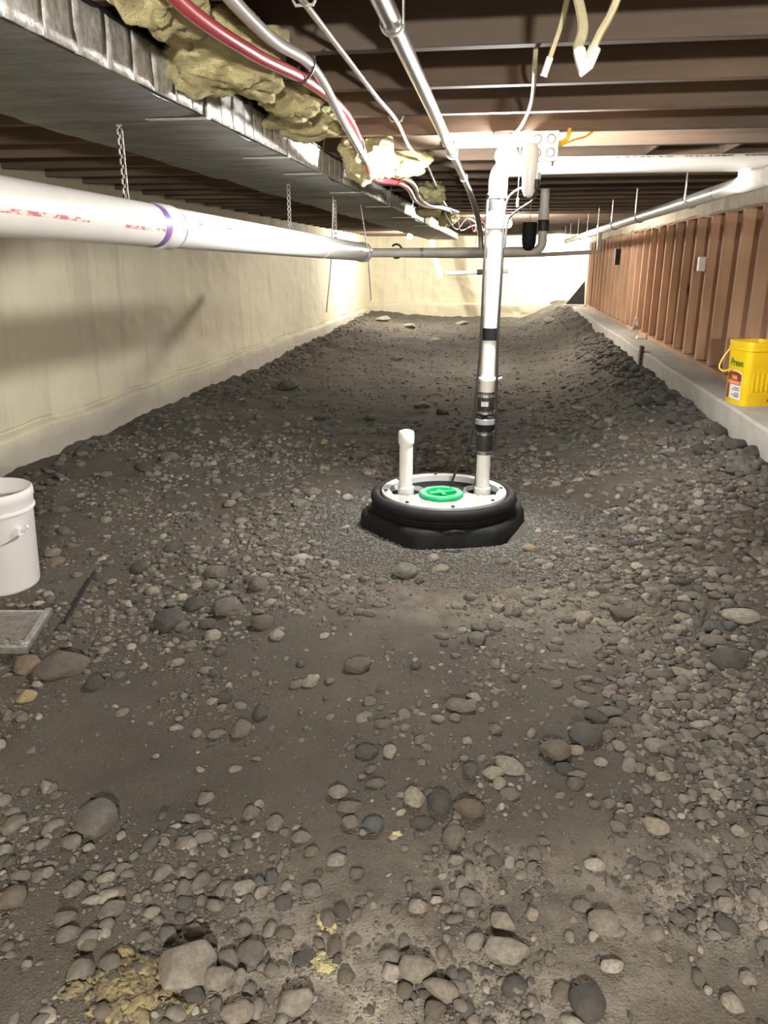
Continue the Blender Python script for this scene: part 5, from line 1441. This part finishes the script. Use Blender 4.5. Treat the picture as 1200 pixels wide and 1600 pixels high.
r0 = Vector((-1.372, 2.115, gz(-1.372, 2.115) + 0.02)); r1 = Vector((-1.485, 2.52, gz(-1.485, 2.52) + 0.022))
b.tube([r0 + (r1 - r0) * t for t in np.linspace(0, 1, 6)], 0.0055, 8)
tag(b.build('black_rod', 'black', smooth=True), 'thin black rod lying on the dirt behind the mesh tray corner', 'rod')

# yellow pail on the footing
def rrect(w, d, r, n=5):
    out = []
    for (cx, cy, a0) in ((w / 2 - r, d / 2 - r, 0), (-w / 2 + r, d / 2 - r, PI / 2), (-w / 2 + r, -d / 2 + r, PI), (w / 2 - r, -d / 2 + r, 1.5 * PI)):
        for k in range(n + 1):
            a = a0 + PI / 2 * k / n; out.append((cx + r * math.cos(a), cy + r * math.sin(a)))
    return out
pail = thing('yellow_pail', 'yellow rectangular plastic pail with a printed label standing on the concrete footing', 'pail', (1.345, 4.35, FT))
pail.rotation_euler = (0, 0, math.radians(15))
def pbuild(bb, name, mat, parent=None, **k):
    o = bb.build(name, mat, parent or pail, **k); o.matrix_parent_inverse = Matrix.Identity(4); return o
bb = MB()
levels = [(0.172, 0.182, 0.0), (0.178, 0.188, 0.006), (0.192, 0.205, 0.285), (0.202, 0.215, 0.288), (0.202, 0.215, 0.298), (0.197, 0.21, 0.30), (0.2, 0.213, 0.325), (0.197, 0.21, 0.333), (0.188, 0.20, 0.333), (0.18, 0.192, 0.27), (0.166, 0.176, 0.02)]
V = []
for (w, d, z) in levels:
    V += [(x, y, z) for x, y in rrect(w, d, 0.032)]
n_ = 24
fs = [(i * n_ + j, i * n_ + (j + 1) % n_, (i + 1) * n_ + (j + 1) % n_, (i + 1) * n_ + j) for i in range(len(levels) - 1) for j in range(n_)]
fs += [tuple(reversed(range(n_))), tuple((len(levels) - 1) * n_ + j for j in range(n_))]
bb.add(V, fs); body = pbuild(bb, 'body', 'yellow_pail', smooth=True)
# ribbed panel on the wide front
for k in range(5):
    bb = MB(); bb.box((-0.05 + 0.026 * k, -0.0985, 0.165), (0.009, 0.004, 0.17), Matrix.Rotation(-0.03, 3, 'X')); pbuild(bb, 'rib', 'yellow_pail', body, bevel=0.0015)
for z in (0.25, 0.068):
    bb = MB(); bb.box((0.004, -0.0955 - 0.011 * z, z), (0.14, 0.004, 0.006)); pbuild(bb, 'rib', 'yellow_pail', body, bevel=0.0015)
bb = MB(); bb.box((0.052, -0.0945, 0.036), (0.014, 0.001, 0.02)); pbuild(bb, 'print_mark', 'label_dark', body)
bb = MB(); bb.box((0.068, -0.0945, 0.036), (0.012, 0.001, 0.018)); pbuild(bb, 'print_mark', 'label_white', body)
# printed label wrapped on the narrow side: flat panels just proud of the side wall
TL = 0.0345
def side_x(z): return -(0.178 + (0.192 - 0.178) * (z - 0.006) / 0.279) / 2
def patch(y0, y1, z0, z1, lift, name, mat, arch=0.0):
    n = 12; P = []
    for i in range(n + 1):
        yy = y0 + (y1 - y0) * i / n
        top = z1 + arch * (1 - (2 * i / n - 1) ** 2)
        for zz in (z0, top):
            P.append((side_x(zz) - lift, yy, zz))
    q = MB(); q.grid(P, n + 1, 2); return pbuild(q, name, mat, body)
patch(-0.066, 0.066, 0.03, 0.168, 0.0006, 'label_panel', 'label_white', 0.012)
patch(-0.06, 0.066, 0.105, 0.162, 0.0012, 'label_panel', 'label_brown', 0.012)
patch(-0.06, 0.058, 0.107, 0.128, 0.0018, 'label_panel', 'label_orange')
patch(-0.02, 0.03, 0.132, 0.155, 0.0018, 'label_panel', 'label_orange')
patch(0.042, 0.066, 0.03, 0.105, 0.0012, 'label_panel', 'label_brown')
def text(s, size, y, z, mat, lift=0.0024, bold=0.0):
    cu = bpy.data.curves.new('letters', 'FONT'); cu.body = s; cu.size = size; cu.align_x = 'CENTER'; cu.offset = bold
    tmp = bpy.data.objects.new('letters_tmp', cu); COL.objects.link(tmp)
    dg = bpy.context.evaluated_depsgraph_get(); me = bpy.data.meshes.new_from_object(tmp.evaluated_get(dg))
    bpy.data.objects.remove(tmp); bpy.data.curves.remove(cu)
    o = bpy.data.objects.new('lettering', me); COL.objects.link(o); me.materials.clear(); me.materials.append(M[mat])
    # text x -> pail -y, text y -> z, facing -x
    o.parent = body
    o.matrix_basis = Matrix(((0, 0, -1, side_x(z) - lift), (-1, 0, 0, y), (0, 1, 0, z), (0, 0, 0, 1)))
    return o
text('Preen', 0.05, -0.004, 0.205, 'label_green', bold=0.0012)
text('WEED', 0.016, -0.004, 0.136, 'label_white', 0.0028)
text('PREVENTER', 0.015, 0.0, 0.111, 'label_white', 0.0028)
for (z, w) in ((0.088, 0.05), (0.078, 0.065), (0.06, 0.04), (0.05, 0.07), (0.042, 0.045)):
    patch(-0.05, -0.05 + w, z, z + 0.0045, 0.0018, 'print_mark', 'label_dark')
hd = MB(); hd.tube(curve([(-0.10, 0.075, 0.285), (-0.125, 0.085, 0.24), (-0.145, 0.08, 0.19), (-0.13, 0.06, 0.17), (-0.105, 0.03, 0.185)], 6), 0.0045, 8); pbuild(hd, 'handle', 'yellow_pail', smooth=True)

# clear bottle on the footing
bx_, by_ = 1.335, 8.05
bot = thing('plastic_bottle', 'small clear plastic drink bottle standing on the concrete footing', 'bottle', (bx_, by_, FT))
b = MB(); b.lathe([(0.028, FT), (0.033, FT + 0.006), (0.033, FT + 0.06), (0.03, FT + 0.075), (0.033, FT + 0.09), (0.033, FT + 0.125), (0.026, FT + 0.155), (0.013, FT + 0.185), (0.013, FT + 0.2)], (bx_, by_, 0), 24); b.build('body', 'clear', bot, smooth=True)
b = MB(); b.lathe([(0.0345, FT + 0.088), (0.0345, FT + 0.122)], (bx_, by_, 0), 24); b.build('wrap', 'bottle_label', bot, smooth=True)
b = MB(); b.lathe([(0.0145, FT + 0.192), (0.0145, FT + 0.208), (0.012, FT + 0.21)], (bx_, by_, 0), 16); b.build('cap', 'white', bot, smooth=True)

# small boxes on the studs
b = MB(); b.box((XR - 0.015, 6.12, 1.13), (0.05, 0.055, 0.1)); o = b.build('outlet_box', 'white', bevel=0.004); tag(o, 'small white electrical box fixed on a stud', 'outlet box')
ob = thing('outlet_box', 'dark empty electrical box fixed on a stud near the far end', 'outlet box', (XR - 0.01, 10.45, 1.2))
b = MB(); b.box((XR - 0.02, 10.45, 1.2), (0.06, 0.09, 0.19)); b.build('box', 'black', ob, bevel=0.004)
b = MB(); b.box((XR - 0.052, 10.45, 1.2), (0.006, 0.1, 0.2)); b.build('rim', 'plate', ob)
# black panel and white board at the end of the footing
b = MB(); b.add([(1.12, 14.25, 0.40), (1.46, 14.2, 0.42), (1.44, 14.2, 0.83), (1.12, 14.27, 0.40), (1.46, 14.22, 0.42), (1.44, 14.22, 0.83)], [(0, 1, 2), (5, 4, 3), (0, 3, 4, 1), (1, 4, 5, 2), (2, 5, 3, 0)])
tag(b.build('black_sheet', 'black_sheet'), 'black triangular sheet leaning at the far end of the concrete footing', 'sheet')
b = MB(); b.box((1.26, 13.95, FT + 0.012), (0.36, 0.1, 0.02), Matrix.Rotation(0.16, 3, 'Z'))
tag(b.build('white_board', 'white_board', bevel=0.002), 'short white board lying on the far end of the footing', 'board')
b = MB(); b.box((1.4, 13.75, FT + 0.012), (0.1, 0.09, 0.018), Matrix.Rotation(0.7, 3, 'Z'))
tag(b.build('white_board', 'white_board', bevel=0.002), 'small white offcut beside the board on the far footing', 'board')

# ================================================================== STONES
TONE = {'P': (0.31, 0.278, 0.23), 'G': (0.185, 0.171, 0.15), 'D': (0.092, 0.087, 0.08), 'T': (0.25, 0.2, 0.148), 'B': (0.165, 0.142, 0.116),
        'W': (0.42, 0.388, 0.333), 'Y': (0.44, 0.36, 0.2), 'U': (0.125, 0.131, 0.13), 'K': (0.062, 0.057, 0.051)}
WORD = {'P': 'pale tan-grey', 'G': 'mid-grey', 'D': 'dark grey', 'T': 'tan', 'B': 'brownish', 'W': 'whitish', 'Y': 'yellowish', 'U': 'blue-grey', 'K': 'dark earth-covered'}
V3, F3 = ico(4)
stone_meshes = []
for k in range(16):
    rng = np.random.default_rng(100 + k)
    n = 1.3 * fbm(V3[:, 0] * 0.9 + k * 4.7, V3[:, 1] * 0.8 + k * 2.9, V3[:, 2] * 0.8 + k, 2)
    f = fbm(V3[:, 0] * 3 + k, V3[:, 1] * 3, V3[:, 2] * 3 + k * 2, 3)
    P = V3 * (1 + 0.17 * n + 0.02 * f)[:, None]
    # a few flattened facets so that they read as rock
    for q in range(rng.integers(2, 6)):
        d = rng.normal(0, 1, 3); d /= np.linalg.norm(d)
        h = P @ d; lim = rng.uniform(0.62, 0.85)
        P = P - np.clip(h - lim, 0, None)[:, None] * d[None, :] * 0.8
    P = P / np.abs(P).max(0)
    o = raw_mesh('stone', P, F3, 'stone')
    stone_meshes.append(o.data); bpy.data.objects.remove(o)

def zone(x, y):
    r = math.hypot(x - BX, y - BY)
    if r < 0.95: return 'near the sump basin', 'stones near the sump basin'
    if y > 5: return 'on the dirt far beyond the sump basin', 'stones far beyond the sump basin'
    if x > 0.42 and y > 1.75: return 'in the rubble towards the concrete footing', 'stones towards the concrete footing'
    if x < -0.45 and y > 1.9: return 'in the rubble towards the foam wall', 'stones towards the foam wall'
    if x < -0.12: return 'on the dirt near the yellow insulation clump', 'stones near the insulation clump'
    return 'on the dirt at the foot of the rubble', 'stones on the open dirt'
def size_word(w):
    return 'large' if w > 0.075 else ('middling' if w > 0.042 else 'small')
placed = []
def stone(x, y, w, d, t, tone, label='', k=None, yaw=None):
    k = random.randrange(16) if k is None else k
    o = bpy.data.objects.new('stone', stone_meshes[k]); COL.objects.link(o)
    o.scale = (w * 0.56, d * 0.56, t * 0.56)
    heading = math.atan2(-x, y)
    o.rotation_euler = (random.uniform(-0.12, 0.12), random.uniform(-0.12, 0.12), heading + (random.uniform(-0.35, 0.35) if yaw is None else yaw))
    o.location = (x, y, gz(x, y) + t * random.uniform(0.12, 0.26))
    c = TONE[tone]; j = random.uniform(0.85, 1.15); wv = random.uniform(-0.03, 0.03)
    o.color = (c[0] * j * (1 + wv), c[1] * j, c[2] * j * (1 - wv), 1)
    zn, grp = zone(x, y)
    if label:
        tag(o, label, 'stone')
    else:
        nm = 'clod' if tone == 'K' else 'stone'
        el = max(w, d) / min(w, d); ft = t / min(w, d)
        shape = 'long narrow' if el > 1.5 else ('flat oval' if ft < 0.48 else ('squat oval' if el > 1.22 else ('flattish round' if ft < 0.56 else 'plump round')))
        near = min(LANDMARKS, key=lambda l: math.hypot(x - l[0], y - l[1]))[2]
        tag(o, '%s %s %s %s near %s' % (size_word(w), WORD[tone], shape, nm, near), 'stone', 'stones near ' + near)
    placed.append((x, y, max(w, d) / 2))
for (x, y, w, d, t, tone, lab) in STONES:
    stone(x, y, w, d, t, tone, lab)
n_extra = 0
while len(placed) < 300 and n_extra < 4000:
    n_extra += 1
    y = random.uniform(1.0, 3.4); x = random.uniform(-1.2, 0.95) * (0.35 + 0.2 * y)
    w = random.uniform(0.035, 0.06)
    if any(math.hypot(x - a, y - b_) < r + w for a, b_, r in placed) or math.hypot(x - BX, y - BY) < 0.5: continue
    stone(x, y, w, w * random.uniform(0.6, 0.95), w * random.uniform(0.35, 0.6), random.choice('PGGB'))

# ------------------------------------------------------------------ pebbles: past counting
SP = np.array(placed + [(-1.765, 2.37, 0.18)])      # stones and the bucket keep their footprints clear
DENSE = [(0.75, 2.9, 0.55, 0.7, 1.9), (0.55, 2.1, 0.4, 0.35, 0.9), (-0.95, 2.45, 0.45, 0.38, 1.3), (-0.45, 3.0, 0.5, 0.4, 0.5), (0.25, 1.15, 0.3, 0.22, 0.9), (0.1, 0.98, 0.2, 0.12, 0.9), (-0.75, 1.15, 0.3, 0.12, 0.8), (0.5, 1.75, 0.3, 0.3, 1.1), (0.0, 1.75, 0.3, 0.12, 0.6), (-1.4, 3.6, 0.8, 0.7, 0.8), (0.6, 4.2, 0.6, 0.9, 0.6), (-0.35, 4.4, 0.7, 0.6, 1.0), (0.8, 1.6, 0.3, 0.5, 0.7)]
BARE = [(-0.78, 1.47, 0.42, 0.2, 0.96), (-0.33, 1.85, 0.35, 0.2, 0.75), (0.65, 1.02, 0.25, 0.1, 0.6), (0.35, 2.5, 0.3, 0.15, 0.5), (0.25, 3.9, 0.5, 0.25, 0.6), (-0.3, 1.5, 0.22, 0.15, 0.7), (-0.5, 6.0, 0.8, 0.7, 0.5)]
def scatter(n, ya, yb, smin, smax, power, seed, base, far=False, flank=False):
    rng = np.random.default_rng(seed)
    m = n * 6
    y = ya + (yb - ya) * rng.random(m) ** (1.25 if far else 1.1)
    half = 0.30 + 0.50 * y if not far else np.full(m, 2.4)
    cx = -0.146 * y if not far else np.full(m, -0.6)
    x = cx + (rng.random(m) * 2 - 1) * half
    if flank:      # the dirt to either side of the near strip
        x = XL + 0.1 + rng.random(m) * 3.7
    dens = base + blobs(x, y, DENSE)
    dens = dens * np.clip(1 - blobs(x, y, BARE), 0.03, 1)
    dens = dens * np.clip(0.75 + 0.9 * fbm(x * 4, y * 4, x * 0 + 6, 3), 0.06, 2.2)
    ok = (rng.random(m) < dens / 2.0) & (x > XL + 0.1) & (x < 1.2) & (np.hypot(x - BX, y - BY) > 0.42)
    if flank:
        ok &= (np.abs(x - cx) > half) | (y < 0.75)
    x, y = x[ok][:n], y[ok][:n]
    s = smin * (1 - rng.random(len(x)) * (1 - (smin / smax) ** power)) ** (-1 / power)
    # leave the footprints of the big stones clear
    keep = np.ones(len(x), bool)
    for (a, b_, r) in SP:
        keep &= np.hypot(x - a, y - b_) > r * 0.8
    return x[keep], y[keep], s[keep], rng
def pebble_mesh(x, y, s, rng, sub, seed, lift=0.15):
    V0, F0 = ico(sub)
    n, k = len(x), len(V0)
    ph = rng.random((n, 3)) * 50
    # four lobes of low noise shared by variants
    var = [V0 * (1 + 0.36 * fbm(V0[:, 0] * 1.1 + q * 3.7, V0[:, 1] * 1.1 + q, V0[:, 2] * 1.1, 2))[:, None] for q in range(12)]
    var = np.stack(var)[rng.integers(0, 12, n)]
    sc = np.stack([s, s * rng.uniform(0.55, 0.95, n), s * rng.uniform(0.32, 0.65, n)], -1) * 0.5
    P = var * sc[:, None, :]
    a = rng.random(n) * 2 * PI; t = rng.normal(0, 0.25, n)
    ca, sa, ct, st = np.cos(a)[:, None], np.sin(a)[:, None], np.cos(t)[:, None], np.sin(t)[:, None]
    X, Y, Z = P[..., 0], P[..., 1], P[..., 2]
    X, Z = X * ct - Z * st, X * st + Z * ct
    X, Y = X * ca - Y * sa, X * sa + Y * ca
    z = ground(x, y)
    P = np.stack([X + x[:, None], Y + y[:, None], Z + (z + sc[:, 2] * lift)[:, None]], -1)
    F = (F0[None] + (np.arange(n) * k)[:, None, None]).reshape(-1, 3)
    tn = np.array([TONE[c] for c in 'PGGDBGBDPGGGD'])[rng.integers(0, 13, n)] * rng.uniform(0.7, 1.1, (n, 1))
    return P.reshape(-1, 3), F, np.repeat(tn, k, 0)
def pebbles(name, label, sets):
    Vs, Fs, Ts, o = [], [], [], 0
    for (P, F, T) in sets:
        Vs.append(P); Fs.append(F + o); Ts.append(T); o += len(P)
    V, F, T = np.concatenate(Vs), np.concatenate(Fs), np.concatenate(Ts)
    ob = raw_mesh(name, V, F, 'pebble')
    a = ob.data.attributes.new('tone', 'FLOAT_COLOR', 'POINT')
    a.data.foreach_set('color', np.concatenate([T, np.ones((len(T), 1))], 1).astype(np.float32).ravel())
    ob['kind'] = 'stuff'; ob['label'] = label; ob['category'] = name.replace('_', ' ')
    return ob
sets = []
x, y, s, rng = scatter(4600, 0.75, 4.6, 0.016, 0.05, 1.9, 1, 0.45); sets.append(pebble_mesh(x, y, s, rng, 2, 1))
x, y, s, rng = scatter(9000, 0.75, 4.2, 0.007, 0.018, 1.6, 2, 0.6); sets.append(pebble_mesh(x, y, s, rng, 2, 2))
x, y, s, rng = scatter(6500, 4.0, 15.4, 0.018, 0.06, 2.2, 3, 0.9, True); sets.append(pebble_mesh(x, y, s, rng, 1, 3))
x, y, s, rng = scatter(2600, -1.5, 4.2, 0.01, 0.045, 1.8, 5, 0.7, flank=True); sets.append(pebble_mesh(x, y, s, rng, 1, 8))
x, y, s, rng = scatter(5000, -1.5, 3.4, 0.004, 0.01, 1.3, 6, 0.9, flank=True); sets.append(pebble_mesh(x, y, s, rng, 1, 9))
def patch_set(n, x0, x1, y0, y1, smin, smax, seed):
    rng = np.random.default_rng(seed)
    x = (x0 + x1) / 2 + (x1 - x0) / 2 * np.clip(rng.normal(0, 0.5, n), -1.1, 1.1); y = (y0 + y1) / 2 + (y1 - y0) / 2 * np.clip(rng.normal(0, 0.5, n), -1.1, 1.1)
    s = rng.uniform(0, 1, n) ** 2 * (smax - smin) + smin
    keep = (np.hypot(x - BX, y - BY) > 0.55) & (x < 1.18)
    for (a, b_, r) in SP:
        keep &= np.hypot(x - a, y - b_) > r * 0.85
    return x[keep], y[keep], s[keep], rng
for q in ((900, 0.3, 1.15, 2.1, 3.9, 0.022, 0.062, 21), (420, 0.3, 0.85, 1.5, 2.3, 0.02, 0.05, 22), (520, -1.5, -0.5, 2.1, 3.7, 0.02, 0.055, 23), (500, -0.9, 0.3, 3.9, 5.2, 0.025, 0.07, 24), (350, -2.2, -0.9, 3.4, 5.5, 0.025, 0.07, 25), (350, 0.1, 1.1, 4.2, 7.0, 0.025, 0.07, 26)):
    x, y, s, rng = patch_set(*q); sets.append(pebble_mesh(x, y, s, rng, 2, q[-1]))
pebbles('pebbles', 'loose mixed pebbles strewn over the dirt floor', sets)
x, y, s, rng = scatter(38000, 0.75, 3.4, 0.003, 0.0085, 1.3, 4, 0.9)
grit = pebble_mesh(x, y, s, rng, 1, 4)
pebbles('grit', 'fine pale grit sprinkled over the near dirt', [grit])

# fine blue-grey gravel ring round the basin
rng = np.random.default_rng(9)
n = 10500
a = rng.random(n) * 2 * PI; r = 0.325 + 0.35 * rng.random(n) ** 1.35
x = BX + 0.02 + r * np.cos(a) * 1.12; y = BY - 0.02 + r * np.sin(a)
s = rng.uniform(0.009, 0.0165, n)
P, F, T = pebble_mesh(x, y, s, rng, 1, 5, lift=0.3)
T = np.repeat(np.array([0.165, 0.162, 0.152])[None] * rng.uniform(0.6, 1.35, (n, 1)), len(P) // n, 0)
pebbles('gravel', 'fine blue-grey gravel packed round the sump basin', [(P, F, T)])
# dark crumbly clods banked against the footing
rng = np.random.default_rng(12)
n = 900
y = rng.uniform(2.6, 9.5, n); x = 1.2 - np.abs(rng.normal(0, 0.16, n)); s = rng.uniform(0.02, 0.085, n) * np.clip(1.1 - (1.2 - x) * 1.2, 0.3, 1)
P, F, T = pebble_mesh(x, y, s, rng, 2, 6, lift=0.35)
T = np.repeat(np.array(TONE['K'])[None] * rng.uniform(1.0, 1.9, (n, 1)), len(P) // n, 0)
c1 = (P, F, T)
n = 500
y = rng.uniform(3.2, 14, n); x = XL + 0.13 + np.abs(rng.normal(0, 0.16, n)); s = rng.uniform(0.02, 0.07, n)
P, F, T = pebble_mesh(x, y, s, rng, 2, 7, lift=0.35)
T = np.repeat(np.array(TONE['K'])[None] * rng.uniform(1.5, 2.8, (n, 1)), len(P) // n, 0)
pebbles('earth_clods', 'crumbly dark earth clods banked along the footing and the foam wall', [c1, (P, F, T)])
